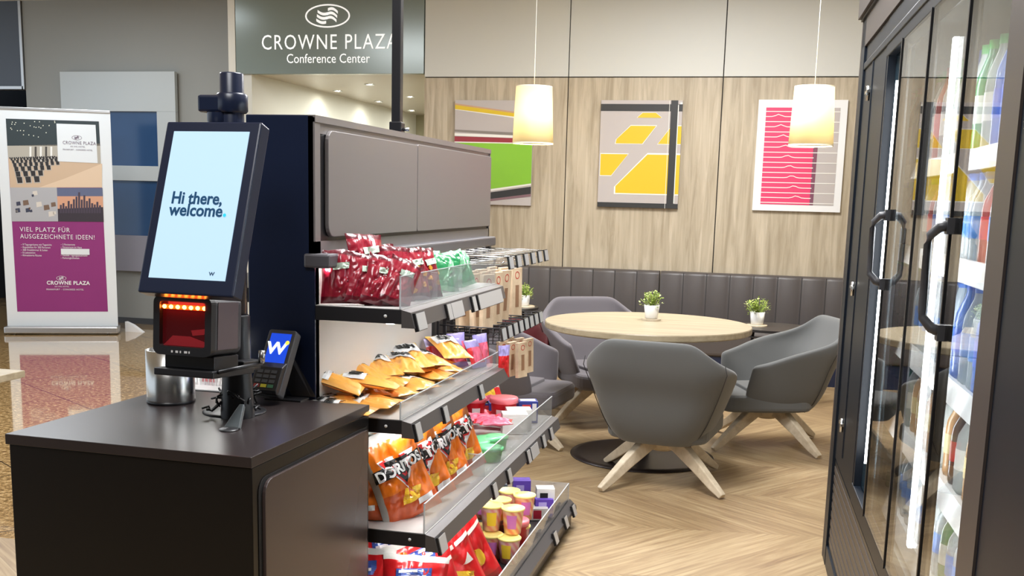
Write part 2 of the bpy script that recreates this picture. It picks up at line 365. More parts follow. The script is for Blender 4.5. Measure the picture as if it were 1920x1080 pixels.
b = MB(); b.box((x0, -T0, zb), (x1, 0, pz[3]-.002), mat('lilac_panel', S(150, 148, 160), .5)); b.build('lower_panel', fw, bevel=.003)
t = thing('door_wedge', 'small white wedge on the stone floor at the foot of the taupe wall', 'wedge', tuple(onz(240, 622, 0)))
b = MB(); b.prism([(-.03, 0), (.16, 0), (.05, .07), (-.03, .1)], .05, M_WHITE); b.build('wedge_body', t)

# ------------------------------------------------------------------ roll-up banner
BL = Vector((-7.145, 8.867, 0)); BRt = Vector((-6.228, 9.299, 0)); bw = (BRt-BL).length
brz = math.atan2(BRt.y-BL.y, BRt.x-BL.x)
bn = thing('roll_up_banner', 'tall roll-up banner, conference hall photos over a magenta block, on the stone floor', 'banner', tuple(BL), brz)
BT = TR(BL, brz); BI = BT.inverted(); bnrm = Vector((sin(brz), -cos(brz), 0))
M_BWHITE = mat('banner_white', S(226, 231, 234), .5)
b = MB(); b.box((.0, -.001, .07), (bw, .001, 2.12), M_BWHITE); b.build('sheet', bn)
b = MB(); b.box((0, -.01, 2.11), (bw, .012, 2.135), M_ALU); b.build('top_rail', bn, bevel=.003)
b = MB(); b.box((-.01, -.11, .01), (bw+.01, .1, .075), M_ALU); b.build('base_cassette', bn, bevel=.01)
for x in (.08, bw-.08):
    b = MB(); b.cyl((x, -.08, 0), .015, .012, 12, M_BPLAST); b.build('foot', bn)
b = MB(); b.cyl((bw/2, .03, .05), .01, 2.05, 8, M_ALU); b.build('pole', bn)
def bp(cx, cy, lay=0):   # crop pixels (589x1080 view of 0,200..240,640) -> banner local
    px, py = cx/2.4545, 200+cy/2.4545
    p = BI @ onpl(px, py, BL, bnrm); return (p.x, -.0025-lay*.0006, p.z)
prn = MB()
def bq(pts, m, lay=0): prn.quad([bp(x, y, lay) for x, y in pts], m)
K = lambda n, *c: mat('print_'+n, S(*c), .5)
bq([(27, 55), (455, 68), (497, 943), (80, 943)], mat('print_magenta', S(142, 48, 118), .45, var=.06, vscale=3))
bq([(27, 55), (455, 68), (470, 372), (47, 372)], K('hallfloor', 205, 178, 150), 1)
bq([(27, 55), (455, 68), (461, 180), (34, 180)], K('hallceiling', 46, 58, 62), 2)
bq([(34, 180), (461, 170), (464, 262), (38, 235)], K('hallwall', 178, 172, 160), 2)
for i in range(26): x = 40+rnd.random()*215; y = 62+rnd.random()*80; bq([(x, y), (x+4, y), (x+4, y+4), (x, y+4)], K('spot', 240, 240, 220), 3)
for i in range(5): x = 136+i*24; bq([(x, 184), (x+9, 184), (x+9, 250), (x, 250)], K('hallpost', 70, 66, 62) if i % 2 else K('hallwhite', 232, 232, 228), 3)
for r_ in range(7):
    for c_ in range(22):
        s = 9+r_*4.6; x = 42+c_*s*1.08+r_*5; y = 232+r_*r_*2.1+r_*2+c_*(-.3-r_*.28)
        if x > 372-r_*34: continue
        bq([(x, y), (x+s*.9, y+1), (x+s, y+s*.95), (x+s*.2, y+s)], K('chairrim', 190, 184, 176), 3)
        bq([(x+s*.12, y+s*.12), (x+s*.8, y+s*.12), (x+s*.88, y+s*.85), (x+s*.28, y+s*.88)], K('chair', 44, 42, 44), 4)
bq([(260, 78), (440, 84), (450, 260), (268, 252)], M_BWHITE, 5)
bq([(300, 330), (470, 262), (470, 372), (180, 372)], K('hallfloor2', 222, 196, 168), 3)
bq([(47, 372), (262, 372), (268, 528), (54, 528)], K('lobby', 176, 176, 180), 3); bq([(262, 374), (472, 374), (478, 530), (268, 528)], K('dusk', 214, 160, 130), 3)
bq([(262, 374), (472, 374), (474, 412), (264, 412)], K('dusk2', 96, 104, 134), 4)
bq([(266, 470), (475, 462), (478, 530), (268, 528)], K('city', 54, 46, 56), 4)
for i in range(16): x = 276+i*12; h = [22, 30, 16, 40, 26, 48, 60, 80, 46, 66, 40, 52, 30, 24, 36, 20][i]; bq([(x, 474-h), (x+9, 474-h), (x+9, 490), (x, 490)], K('tower', 70, 60, 76), 5)
for i in range(14): x = 60+rnd.random()*185; y = 385+rnd.random()*120; s = 8+rnd.random()*18; bq([(x, y), (x+s, y-3), (x+s*1.2, y+s*.8), (x+2, y+s)], K('lob%d' % (i % 3), *[(60, 64, 84), (214, 206, 196), (120, 96, 80)][i % 3]), 4)
prn.build('printed_picture', bn)
def btext(s, cx, cy, size, m, sx=1, name='lettering', align='LEFT', sp=1.1, bold=0):
    x, y, z = bp(cx, cy, 8); text(name, s, size, m, bn, TR((x, y, z)), ext=.0002, sx=sx, align=align, space=sp, bold=bold)
M_BW = mat('banner_letter_white', (.85, .82, .85), .5); M_BG = mat('banner_letter_grey', S(110, 90, 110), .5)
btext('VIEL PLATZ FÜR', 92, 574, .062, M_BW, .9, sp=1.15); btext('AUSGEZEICHNETE IDEEN!', 94, 606, .062, M_BW, .83, sp=1.15)
for i, s_ in enumerate(['9 Tagungsräume mit Tageslicht', 'Kapazitäten für 300 Personen', '300 Hotelzimmer & Suiten', 'E-Ladestation', 'Klimatisierte Räume']): btext('– '+s_, 97, 638+i*12.4, .026, M_BW, .8, sp=1.0)
for i, s_ in enumerate(['2 Restaurants', 'Fitnessraum im Haus', '', '', 'Flexible Tagungspauschalen', 'Parkmöglichkeiten']): btext('– '+s_ if s_ else '', 280, 638+i*12.4, .026, M_BW, .8, sp=1.0) if s_ else None
x, y, z = bp(282, 680, 8); x2, _, z2 = bp(412, 655, 8)
b = MB(); b.box((x, y-.001, z), (x2, y, z2), M_BWHITE); b.build('sticker', bn, )['label'] = 'blank white sticker'
btext('CROWNE PLAZA', 216, 818, .05, M_BW, .95, bold=.0015); btext('AN IHG HOTEL', 252, 830, .018, M_BW); btext('FRANKFURT – CONGRESS HOTEL', 214, 844, .022, M_BW, .95)
btext('CROWNE PLAZA', 289, 172, .043, M_BG, .84); btext('AN IHG HOTEL', 324, 186, .018, M_BG); btext('FRANKFURT – CONGRESS HOTEL', 290, 200, .019, M_BG, .86)
x, y, z = bp(283, 789, 8); crest(bn, TR((x, y, z)), .09, M_BW); x, y, z = bp(354, 143, 8); crest(bn, TR((x, y, z)), .09, M_BG)

# ------------------------------------------------------------------ pictures on the back wall
PW = WY-.03
def picture(label, corners, base, polys):
    c = [ony(x, y, PW) for x, y in corners]; xa = (c[0].x+c[3].x)/2; xb = (c[1].x+c[2].x)/2; za = (c[2].z+c[3].z)/2; zb_ = (c[0].z+c[1].z)/2
    t = thing('wall_picture', label, 'picture', (xa, PW, za), 0)
    b = MB(); b.box((0, 0, 0), (xb-xa, .03, zb_-za), base); b.build('canvas', t, bevel=.002)
    W_, H_ = xb-xa, zb_-za; p = MB()
    for lay, m, pts in polys: p.quad([(u*W_, -.001-lay*.0008, H_*(1-v)) for u, v in pts], m)
    p.build('printed_design', t)
P_ = lambda n, *c: mat('art_'+n, S(*c), .5)
A_W, A_G, A_K = P_('white', 236, 234, 226), P_('grey', 184, 176, 172), P_('black', 46, 46, 46)
g1, gy, rd, ylw, pk, mv = P_('green', 132, 190, 50), P_('grey2', 134, 126, 118), P_('maroon', 150, 48, 58), P_('yellow', 216, 184, 34), P_('pink', 220, 60, 106), P_('mauve', 128, 98, 104)
picture('abstract picture of green field and slanting yellow and maroon bands, behind the lit shade', [(854, 188), (1000, 188), (995, 384), (850, 384)], A_G,
        [(1, A_W, [(0, .06), (1, .17), (1, .19), (0, .09)]), (1, P_('tan', 196, 156, 120), [(0, .03), (1, .13), (1, .145), (0, .045)]), (2, ylw, [(0, .045), (1, .145), (1, .175), (0, .085)]),
         (1, gy, [(0, .28), (1, .31), (1, .34), (0, .3)]), (2, A_W, [(0, .315), (1, .335), (1, .36), (0, .34)]), (2, rd, [(0, .345), (1, .36), (1, .4), (0, .395)]),
         (1, A_W, [(0, .395), (1, .4), (1, .8), (0, .93)]), (2, g1, [(0, .405), (1, .41), (1, .785), (0, .905)]),
         (2, A_K, [(0, .94), (1, .815), (1, .885), (0, .995)]), (2, mv, [(0, .999), (1, .885), (1, .91), (.15, .999)])])
def op(pts, d=.006): return pts
pol = [(1, A_K, [(0, .035), (1, .035), (1, .1), (0, .1)]), (1, A_K, [(0, .955), (1, .955), (1, 1), (0, 1)])]
for q in [[(.46, .155), (.52, .115), (.68, .115), (.75, .155), (.745, .16), (.46, .16)], [(.21, .36), (.38, .235), (.69, .235), (.53, .4), (.2, .4)], [(.72, .4), (.88, .235), (1, .235), (1, .4)],
          [(.02, .5), (.36, .5), (.16, .7), (.02, .7)], [(.22, .8), (.6, .5), (1, .5), (1, .865), (.22, .865)]]:
    cx = sum(a for a, _ in q)/len(q); cz = sum(c for _, c in q)/len(q)
    pol += [(1, A_W, [(max(0, min(1, cx+(a-cx)*1.045)), cz+(c-cz)*1.07) for a, c in q]), (2, ylw, q)]
pol += [(3, A_W, [(.84, 0), (.845, 0), (.845, 1), (.84, 1)]), (4, A_K, [(.86, 0), (.945, 0), (.945, 1), (.86, 1)]), (3, A_W, [(.945, .04), (.955, .04), (.955, .95), (.945, .95)]), (5, A_W, [(.97, .02), (1, .02), (1, .035), (.97, .035)])]
picture('abstract picture of yellow shapes crossed by thick black bars, middle of the three', [(1126, 188), (1281, 188), (1270, 391), (1121, 388)], A_G, pol)
pol = [(1, A_G, [(.09, .07), (.92, .07), (.92, .94), (.09, .94)]), (2, pk, [(.09, .07), (.66, .07), (.66, .94), (.09, .94)]), (3, P_('darkedge', 120, 70, 90), [(.65, .3), (.7, .3), (.69, .94), (.65, .94)])]
for i in range(19):
    v0 = .105+i*.0455; xe = .92 if i % 2 == 0 else .66
    pts = [(.09+(xe-.09)*k/16, v0-(.02*math.exp(-((k/16*(xe-.09)+.09-.22-i*.016)/.04)**2)) if i % 2 else v0) for k in range(17)]
    for k in range(16): pol.append((4, A_W, [(pts[k][0], pts[k][1]-.0035), (pts[k+1][0], pts[k+1][1]-.0035), (pts[k+1][0], pts[k+1][1]+.0035), (pts[k][0], pts[k][1]+.0035)]))
picture('abstract picture of fine white lines on pink and grey in a white frame', [(1423, 187), (1590, 187), (1576, 398), (1410, 395)], mat('picture_white', (.8, .8, .79), .5), pol)

# ------------------------------------------------------------------ bench
BX0, BX1 = -3.4, 1.6
bench = thing('wall_bench', 'long dark leather bench with vertical seams along the oak wall', 'bench', (0, 8.7, 0))
seam_y = .5
xsplit = ony(1235, 560, 9.2).x
for (a, c) in ((BX0, xsplit-.006), (xsplit+.006, BX1)):
    b = MB(); n = max(2, round((c-a)/.193)); w_ = (c-a)/n
    def bk(x, z):   # channel tufting profile
        u = ((x-a)/w_) % 1; return .50-.012*sin(pi*u)**.5 if 0 < u < 1 else .50
    NX = n*8; rows = [.40, .44, .8, .822, .83]; v = []; f = []
    for j, z in enumerate(rows):
        for i in range(NX+1):
            x = a+(c-a)*i/NX; y = .50 - .014*(abs(sin(pi*(x-a)/w_))**.6); y += [0, 0, 0, .008, .03][j]; v.append((x, y, z))
    for j in range(len(rows)-1):
        for i in range(NX): q = j*(NX+1)+i; f.append((q, q+1, q+NX+2, q+NX+1))
    b.add(v, f, M_LEATHER, True); b.box((a, .525, .3), (c, .595, .829), M_LEATHER); b.build('back_cushion', bench)
    b = MB()
    for i in range(1, n): b.box((a+i*w_-.0025, .494, .41), (a+i*w_+.0025, .503, .822), M_SEAM)
    b.build('back_seam', bench)
    b = MB(); b.box((a, .0, .19), (c, .53, .41), M_LEATHER); b.build('seat', bench, bevel=.03, seg=3)
b = MB(); b.box((BX0, .02, 0), (BX1, .56, .19), M_NAVY); b.build('plinth', bench)

# ------------------------------------------------------------------ pendant lamps
M_SHADE = bpy.data.materials.new('lamp_shade_fabric'); M_SHADE.use_nodes = True
nt = M_SHADE.node_tree; bs = nt.nodes['Principled BSDF']; bs.inputs['Base Color'].default_value = (.9, .86, .7, 1); bs.inputs['Roughness'].default_value = .8
tr = nt.nodes.new('ShaderNodeBsdfTranslucent'); tr.inputs[0].default_value = (1, .93, .70, 1); mx = nt.nodes.new('ShaderNodeMixShader'); mx.inputs[0].default_value = .6
nt.links.new(bs.outputs[0], mx.inputs[1]); nt.links.new(tr.outputs[0], mx.inputs[2]); nt.links.new(mx.outputs[0], nt.nodes['Material Output'].inputs[0])
def lamp(label, x, y, z0, z1, r0, r1):
    t = thing('pendant_lamp', label, 'lamp', (x, y, z0), 0, 'pendant lamps over the bench')
    h = z1-z0
    b = MB(); b.lathe([(r0, 0), (r1, h)], 40, M_SHADE); b.build('lamp_shade', t, solid=.003)
    b = MB(); b.lathe([(r0+.002, 0), (r0+.002, .008), (r0-.002, .008), (r0-.002, 0)], 40, mat('shade_rim', (.85, .8, .65), .6)); b.lathe([(r1+.002, h-.006), (r1+.002, h), (r1-.004, h)], 40, mat('shade_rim', 0))
    b.box((-r1, -.003, h-.02), (r1, .003, h-.014), M_ALU); b.build('shade_ring', t)
    b = MB(); b.cyl((0, 0, h-.1), .02, .1, 12, M_WHITE); b.tube([(0, 0, h), (0, 0, 3.3-z0)], .0025, 6, mat('white_cord', (.8, .78, .72), .5)); b.build('cord', t)
    b = MB(); b.lathe([(.0001, h*.32), (.022, h*.35), (.032, h*.45), (.026, h*.58), (.014, h*.72)], 16, mat('bulb', (1, 1, 1), emit=45, ecol=(1, .80, .46))); b.build('bulb', t)
    l = bpy.data.lights.new('bulb_light', 'POINT'); l.energy = 26; l.color = (1, .84, .54); l.shadow_soft_size = .045
    lo = bpy.data.objects.new('bulb_light', l); lo.location = (0, 0, h*.45); lo.parent = t; COL.objects.link(lo)
def lampat(label, y, tl, tr_, bl_, br):
    a, c = ony(*tl, y), ony(*tr_, y); d, e = ony(*bl_, y), ony(*br, y)
    lamp(label, (d.x+e.x)/2, y, (d.z+e.z)/2, (a.z+c.z)/2, (e.x-d.x)/2, (c.x-a.x)/2)
lampat('lit cream pendant lamp hanging before the green abstract picture', 8.2, (967, 162), (1033, 162), (962, 270), (1036, 270))
lampat('lit cream pendant lamp hanging before the pink lined picture', 7.6, (1488, 162), (1563, 162), (1478, 274), (1562, 274))

# ------------------------------------------------------------------ plants
M_LEAF = mat('plant_leaf', S(140, 164, 62), .6); M_LEAF2 = mat('plant_leaf_pale', S(206, 214, 140), .6); M_POT = mat('white_pot', (.82, .82, .8), .35)
def plant(label, loc, s, seed):
    rr = random.Random(seed); t = thing('potted_plant', label, 'plant', loc, 0, 'small potted plants on the tables')
    b = MB(); b.lathe([(.0001, 0), (.026*s, 0), (.029*s, .004), (.036*s, .062*s), (.033*s, .062*s), (.03*s, .052*s)], 24, M_POT); b.build('pot', t)
    b = MB(); b.lathe([(.0001, .052*s), (.031*s, .052*s)], 16, mat('soil', (.04, .025, .015), .9)); b.build('soil', t)
    b = MB()
    for i in range(36):
        a = rr.random()*2*pi; r_ = rr.random()**.6*.058*s; h = (.092+rr.random()*.045)*s-(r_*.35)
        b.tube([(0, 0, .05*s), (cos(a)*r_*.5, sin(a)*r_*.5, h*.7), (cos(a)*r_, sin(a)*r_, h)], .0012*s, 4, M_LEAF)
        for k in range(7):
            aa = rr.random()*2*pi; d = Vector((cos(aa), sin(aa), rr.random()*.8-.1)).normalized(); u = d.cross(Vector((0, 0, 1))).normalized(); L_ = (.010+rr.random()*.008)*s
            o = Vector((cos(a)*r_, sin(a)*r_, h-rr.random()*.035*s)); m = M_LEAF if rr.random() < .62 else M_LEAF2
            b.add([o, o+d*L_*.5+u*L_*.3, o+d*L_, o+d*L_*.5-u*L_*.3], [(0, 1, 2, 3)], m)
    b.build('foliage', t)
def coaster(label, loc, r_):
    b = MB(); b.lathe([(.0001, 0), (r_, 0), (r_, .008), (r_*.97, .010), (.0001, .010)], 32, M_PALEWOOD, smooth=False); o = b.build('wooden_coaster'); o.location = loc
    tag(o, label, 'coaster', 'round wooden coasters under the plants'); return o
# ------------------------------------------------------------------ round table
TC = (-.65, 5.89)
t = thing('round_table', 'large round light oak table with dark pedestal foot amid the lounge chairs', 'table', (*TC, 0))
b = MB(); b.lathe([(.0001, .712), (.55, .712), (.563, .716), (.565, .72), (.565, .745), (.562, .75), (.0001, .75)], 96, M_TABLEW, smooth=False); b.build('tabletop', t)
b = MB(); b.cyl((0, 0, .03), .045, .68, 24, M_SHELF); b.build('column', t)
b = MB(); b.lathe([(.0001, 0), (.40, 0), (.40, .006), (.36, .014), (.06, .03), (.0001, .03)], 64, mat('pedestal_foot_metal', S(50, 42, 42), .35, metal=.4)); b.build('pedestal_foot', t)
p = onz(1221, 600, .75)
coaster('round wooden coaster on the big round table', (p.x, p.y, .75), .055); plant('small leafy plant in a white pot on the big round table', (p.x, p.y, .76), 1.22, 3)
# small bench tables
def bistro(label, px, py, ytab, z, pw):
    p = ony(px, py, ytab)
    t = thing('side_table', label, 'table', (p.x+pw, ytab, 0))
    b = MB(); b.lathe([(.0001, z-.018), (.29, z-.018), (.29, z), (.0001, z)], 40, mat('dark_tabletop', (.02, .018, .018), .35), smooth=False); b.build('tabletop', t)
    for k in range(4):
        a = pi/4+k*pi/2; b = MB(); b.tube([(.2*cos(a), .2*sin(a), z-.02), (.24*cos(a), .24*sin(a), 0)], .01, 8, M_SHELF); b.build('leg', t)
    b = MB(); b.lathe([(.27, z-.06), (.275, z-.055), (.27, z-.05), (.265, z-.055), (.27, z-.06)], 40, M_SHELF); b.build('rim_rail', t)
    return p
p = bistro('small round dark table before the bench, right of the big round table', 1419, 609, 7.9, .545, .12)
coaster('round wooden coaster on the small dark table at right', (p.x, 7.9, .545), .075); plant('small leafy plant in a white pot on the dark table right of the round table', (p.x, 7.9, .555), 1.5, 5)
p = bistro('small round dark table before the bench, beside the hanging display boards', 982, 575, 8.0, .59, -.18)
coaster('round wooden coaster on the small dark table at left', (p.x, 8.0, .59), .085); plant('small leafy plant in a white pot beside the hanging display boards', (p.x, 8.0, .60), 1.35, 8)

# ------------------------------------------------------------------ lounge chairs
def smoothstep(t): t = max(0, min(1, t)); return t*t*(3-2*t)
def chair(label, x, y, rz, fab=None, legrot=0):
    """faces local -y, back towards +y"""
    fab = fab or M_FABRIC
    t = thing('lounge_chair', label, 'chair', (x, y, 0), rz, 'swivel lounge chairs round the table')
    # plan path (unit), from left arm tip around the back to right arm tip
    half = [(0, 1.0), (.25, 1.0), (.5, .99), (.68, .95), (.84, .84), (.94, .66), (.985, .42), (1.0, .15), (.995, -.15), (.975, -.42), (.95, -.72), (.90, -1.0)]
    path = [(-a, c) for a, c in reversed(half[1:])]+half
    toph = {0: .765, 1: .765, 2: .765, 3: .762, 4: .70, 5: .655, 6: .628, 7: .605, 8: .58, 9: .555, 10: .53, 11: .515}
    n = len(path); NZ = 9; v = []; f = []
    for i, (ux, uy) in enumerate(path):
        k = abs(i-(len(half)-1)); ht = toph[k]
        for j in range(NZ+1):
            s = j/NZ; z = .255+(ht-.255)*s; q = (z-.255)/.36; fl = min(1.0, q)
            bs_ = (.86, .97)[j] if j < 2 else 1.0; z -= (.025, .008)[j] if j < 2 else 0
            wx = .205+.15*fl**.75 - max(0, q-1)*.10*1.0
            wy = .21+.10*fl**.8+max(0, z-.5)*.22*(1 if uy > .5 else 0)
            wyf = .22+.07*fl
            # upper back narrows
            v.append((ux*wx*bs_, (uy*wy if uy > 0 else uy*wyf)*bs_+.02+max(0, -uy)*.30*max(0, z-.36), z))
    for i in range(n-1):
        for j in range(NZ): a = i*(NZ+1)+j; f.append((a, a+NZ+1, a+NZ+2, a+1))
    b = MB(); b.add(v, f, fab, True); b.build('shell', t, solid=.042, sub=2)
    # underside pan closing the shell
    out = [(v[i*(NZ+1)][0]*.98, v[i*(NZ+1)][1]*.98) for i in range(n)]
    b = MB(); vv = [(x_, y_, .25) for x_, y_ in out]+[(x_*.88, y_*.88, .228) for x_, y_ in out]+[(x_*1.0, y_*1.0, .36) for x_, y_ in out]
    m_ = n; ff = [tuple(range(m_, 2*m_)), tuple(range(3*m_-1, 2*m_-1, -1))]+[(i, (i+1) % m_, m_+(i+1) % m_, m_+i) for i in range(m_)]+[(i, 2*m_+i, 2*m_+(i+1) % m_, (i+1) % m_) for i in range(m_)]
    b.add(vv, ff, fab, False); b.build('seat_pan', t, bevel=.012)
    b = MB(); b.prism(rrect(-.255, -.20, .255, .345, .09), .1, fab, Matrix.Translation((0, 0, .34)) @ Matrix.Rotation(R(90), 4, 'X')@Matrix.Translation((0, -.1, 0))); b.build('seat_cushion', t, bevel=.025, seg=3)
    # side seams
    for sgn in (-1, 1):
        k = (len(half)-1)+sgn*5; col = [Vector(v[k*(NZ+1)+j]) for j in range(NZ+1)]; col = [Vector((c.x*1.062, c.y+(.022 if True else 0), c.z)) for c in col]
        b = MB(); b.tube(col, .0022, 5, M_SEAM); b.build('seam', t)
    b = MB(); b.lathe([(.0001, .235), (.09, .235), (.075, .185), (.05, .165), (.0001, .165)], 24, M_PALEWOOD); b.build('hub', t)
    for k in range(4):
        a = legrot+pi/4+k*pi/2; T = Matrix.Rotation(a, 4, 'Z'); b = MB()
        prof = [(.03, .232, .075, .030), (.12, .205, .062, .030), (.25, .125, .048, .026), (.36, .05, .036, .022), (.418, .014, .024, .018)]
        vs = []; fs = []
        for (r_, z, h, w_) in prof: vs += [(r_-h*.35, -w_, z-h/2*.9), (r_-h*.35, w_, z-h/2*.9), (r_+h*.35, w_*.8, z+h/2), (r_+h*.35, -w_*.8, z+h/2)]
        for q in range(len(prof)-1):
            for e in range(4): fs.append((q*4+e, q*4+(e+1) % 4, q*4+4+(e+1) % 4, q*4+4+e))
        fs += [(3, 2, 1, 0), tuple(len(vs)-4+e for e in range(4))]
        vs = [(x_, y_, max(0, z_)) for x_, y_, z_ in vs]
        b.add(vs, fs, M_PALEWOOD, False, T); b.build('leg', t, bevel=.006)
    return t
chair('grey lounge chair in front, its back to the viewer, before the round table', -.488, 5.367, R(172), None, R(14))
chair('grey lounge chair right of the round table, turned sideways, nearest the cooler', .02, 6.42, R(-70), None, R(71.6))
chair('grey lounge chair behind the round table, facing the viewer', -1.045, 6.86, R(30), M_FABRIC2, R(-20))
chair('grey lounge chair left of the round table, half hidden behind the snack shelves', -1.455, 6.03, R(84), M_FABRIC2, R(21))
t = thing('tub_armchair', 'burgundy armchair in shadow behind the hanging display boards', 'armchair', (-1.77, 6.88, 0), R(20))
b = MB()
path = [(-.33, -.3), (-.36, .1), (-.28, .32), (0, .38), (.28, .32), (.36, .1), (.33, -.3)]; v = []; f = []
for x_, y_ in path:
    for z in (.12, .36, .60): v.append((x_*(.85+.2*z), y_*(.85+.2*z), z))
for i in range(len(path)-1):
    for j in range(2): a = i*3+j; f.append((a, a+3, a+4, a+1))
b.add(v, f, M_RED, True); b.build('shell', t, solid=.06, sub=2)
b = MB(); b.box((-.29, -.33, .14), (.29, .27, .36), M_RED); b.build('seat', t, bevel=.04, seg=3)
for sx_, sy_ in ((-1, -1), (1, -1), (-1, 1), (1, 1)):
    b = MB(); b.cyl((sx_*.22, sy_*.22, 0), .015, .16, 10, M_SHELF); b.build('leg', t)
# table corner at the far left
t = thing('square_table', 'light wooden table whose corner reaches in from the left edge', 'table', (-2.972, 2.894, 0), R(1))
b = MB(); b.box((-.39, -.39, .725), (.39, .39, .75), M_TABLEW); b.build('tabletop', t, bevel=.002)
b = MB(); b.cyl((0, 0, .02), .03, .7, 16, M_SHELF); b.build('column', t)
b = MB(); b.lathe([(.0001, 0), (.16, 0), (.16, .012), (.0001, .02)], 32, M_SHELF); b.build('pedestal_foot', t)

# ------------------------------------------------------------------ snack gondola
def wb(b, name, t, **k):          # mesh given in world coordinates, parented to an unrotated thing
    o = b.build(name, t, **k)
    if o.parent and o.parent.type == 'MESH': return o
    o.location = -t.location; return o
XS, Y0, Y1 = -1.195, 2.69, 4.5
gd = thing('snack_gondola', 'dark retail gondola with lit shelves of snacks behind the self-checkout counter', 'shelving unit', (-1.3, 3.6, 0))
b = MB(); b.box((-1.394, Y0, 0), (-1.197, Y0+.03, 1.606), M_NAVY); wb(b, 'end_panel', gd, bevel=.003)
b = MB(); b.box((-1.394, Y0+.03, 0), (-1.215, Y1, 1.59), M_NAVY); wb(b, 'core', gd)
b = MB(); b.box((-1.214, Y0+.0, 1.232), (-1.2, Y1, 1.60), M_BPLAST); b.box((-1.214, Y0, 1.588), (-1.193, Y1, 1.606), M_TAUPE); b.box((-1.214, Y0, 1.232), (-1.195, Y1, 1.275), M_TAUPE)
b.box((-1.214, Y0, 1.232), (-1.195, Y0+.035, 1.6), M_TAUPE); b.box((-1.214, Y1-.012, 1.232), (-1.195, Y1, 1.6), M_TAUPE); b.box((-1.214, Y0+.035, 1.56), (-1.198, Y1, 1.588), M_TAUPE); wb(b, 'header_frame', gd)
TX = Matrix.Rotation(R(90), 4, 'Z')           # local x->world y, local -y -> world +x
def side_prism(b, pts, x, th, m):             # outline in (y,z), thickness along x from x-th to x
    n = len(pts); v = [(x, a, c) for a, c in pts]+[(x-th, a, c) for a, c in pts]
    f = [(i, n+i, n+(i+1) % n, (i+1) % n) for i in range(n)]+[tuple(range(n)), tuple(range(2*n-1, n-1, -1))]; b.add(v, f, m)
b = MB(); side_prism(b, rrect(2.762, 1.285, 3.512, 1.572, .035, corners=(1, 0, 0, 1)), -1.187, .012, M_TAUPE); wb(b, 'header_panel', gd, bevel=.002)
b = MB(); side_prism(b, rrect(3.517, 1.285, 4.485, 1.575, .01), -1.187, .012, M_TAUPE); wb(b, 'header_panel', gd, bevel=.002)
b = MB(); b.box((-1.225, Y0-.012, 1.205), (-1.15, Y1-.05, 1.243), mat('light_canopy', S(86, 84, 88), .4)); wb(b, 'light_canopy', gd, bevel=.006)
b = MB(); b.box((-1.185, Y0+.02, 1.2035), (-1.165, Y1-.1, 1.2055), M_LED); wb(b, 'led_strip', gd)
b = MB(); b.box((-1.214, Y0+.005, .1), (-1.197, 3.72, 1.232), M_BACKP); b.box((-1.2145, 3.72, .1), (-1.1975, Y1, 1.232), mat('dark_back_panel', S(70, 66, 64), .4)); wb(b, 'back_panel', gd)
for y_ in (3.72, Y1-.02):
    b = MB(); b.box((-1.2, y_, .1), (-1.185, y_+.025, 1.232), M_SHELF); wb(b, 'upright', gd)
def shelf(z, xf, y0, y1, gh, rail=.045, led=True, holders=(), div=()):
    b = MB(); b.box((-1.196, y0, z-.04), (xf, y1, z-.002), M_SHELF); b.box((-1.196, y0+.002, z-.002), (xf, y1-.002, z), M_BACKP); wb(b, 'shelf', gd)
    b = MB(); b.add([(xf, y0, z-.002), (xf+.026, y0, z-.008), (xf+.037, y0, z-.05), (xf, y0, z-.05), (xf, y1, z-.002), (xf+.026, y1, z-.008), (xf+.037, y1, z-.05), (xf, y1, z-.05)],
                    [(0, 3, 2, 1), (4, 5, 6, 7), (0, 1, 5, 4), (1, 2, 6, 5), (2, 3, 7, 6), (3, 0, 4, 7)], M_GREYM); wb(b, 'price_rail', gd)
    b = MB(); b.box((xf-.006, y0, z), (xf-.003, y1, z+gh), M_ACR); b.box((xf-.0065, y0, z+gh-.002), (xf-.0025, y1, z+gh), M_ACREDGE); b.box((xf-.0065, y0, z), (xf-.0025, y0+.003, z+gh), M_ACREDGE); wb(b, 'front_guard', gd)
    for dy in div:
        b = MB(); b.box((-1.19, dy, z), (xf-.006, dy+.002, z+gh*.9), M_ACR); b.box((-1.19, dy-.0005, z+gh*.9-.002), (xf-.006, dy+.0025, z+gh*.9), M_ACREDGE); wb(b, 'divider', gd)
    if led: b = MB(); b.box((xf-.05, y0+.02, z-.044), (xf-.03, y1-.02, z-.0405), M_LED); wb(b, 'led_strip', gd)
    b = MB(); b.cyl((xf-.045, y0-.0015, z-.02), .0045, .003, 10, M_WHITE, axis='y'); wb(b, 'screw', gd)
    for (hy, hw) in holders:
        b = MB(); T = Matrix.Translation((xf+.036, hy, z-.036)) @ Matrix.Rotation(R(-14), 4, 'Y')
        b.box((-.006, 0, -.024), (.004, hw, .026), M_BPLAST, T); b.box((.0041, .004, -.022), (.006, hw, .024), mat('tag_plastic', S(176, 174, 172), .3), T); wb(b, 'price_holder', gd)
shelf(1.105, -.95, Y0, 3.69, .088, holders=((2.70, .075), (2.98, .04), (3.02, .12), (3.25, .04), (3.32, .30)), div=(3.02, 3.28))
shelf(.805, -.947, Y0, 3.77, .048, holders=((2.695, .045), (2.95, .04), (3.35, .04)))
shelf(.492, -.876, Y0, 4.42, .085, holders=((2.695, .06), (3.28, .045), (3.48, .045), (3.78, .045), (3.84, .12), (4.05, .045), (4.2, .045)), div=(3.33,))
XB = -.79
b = MB(); b.box((-1.196, Y0, 0), (XB+.0, Y1-.01, .098), M_GREYM); wb(b, 'base_kick', gd, bevel=.003)
b = MB(); b.box((-1.19, Y0, .098), (XB-.01, Y1-.01, .104), M_SHELF); wb(b, 'base_deck', gd)
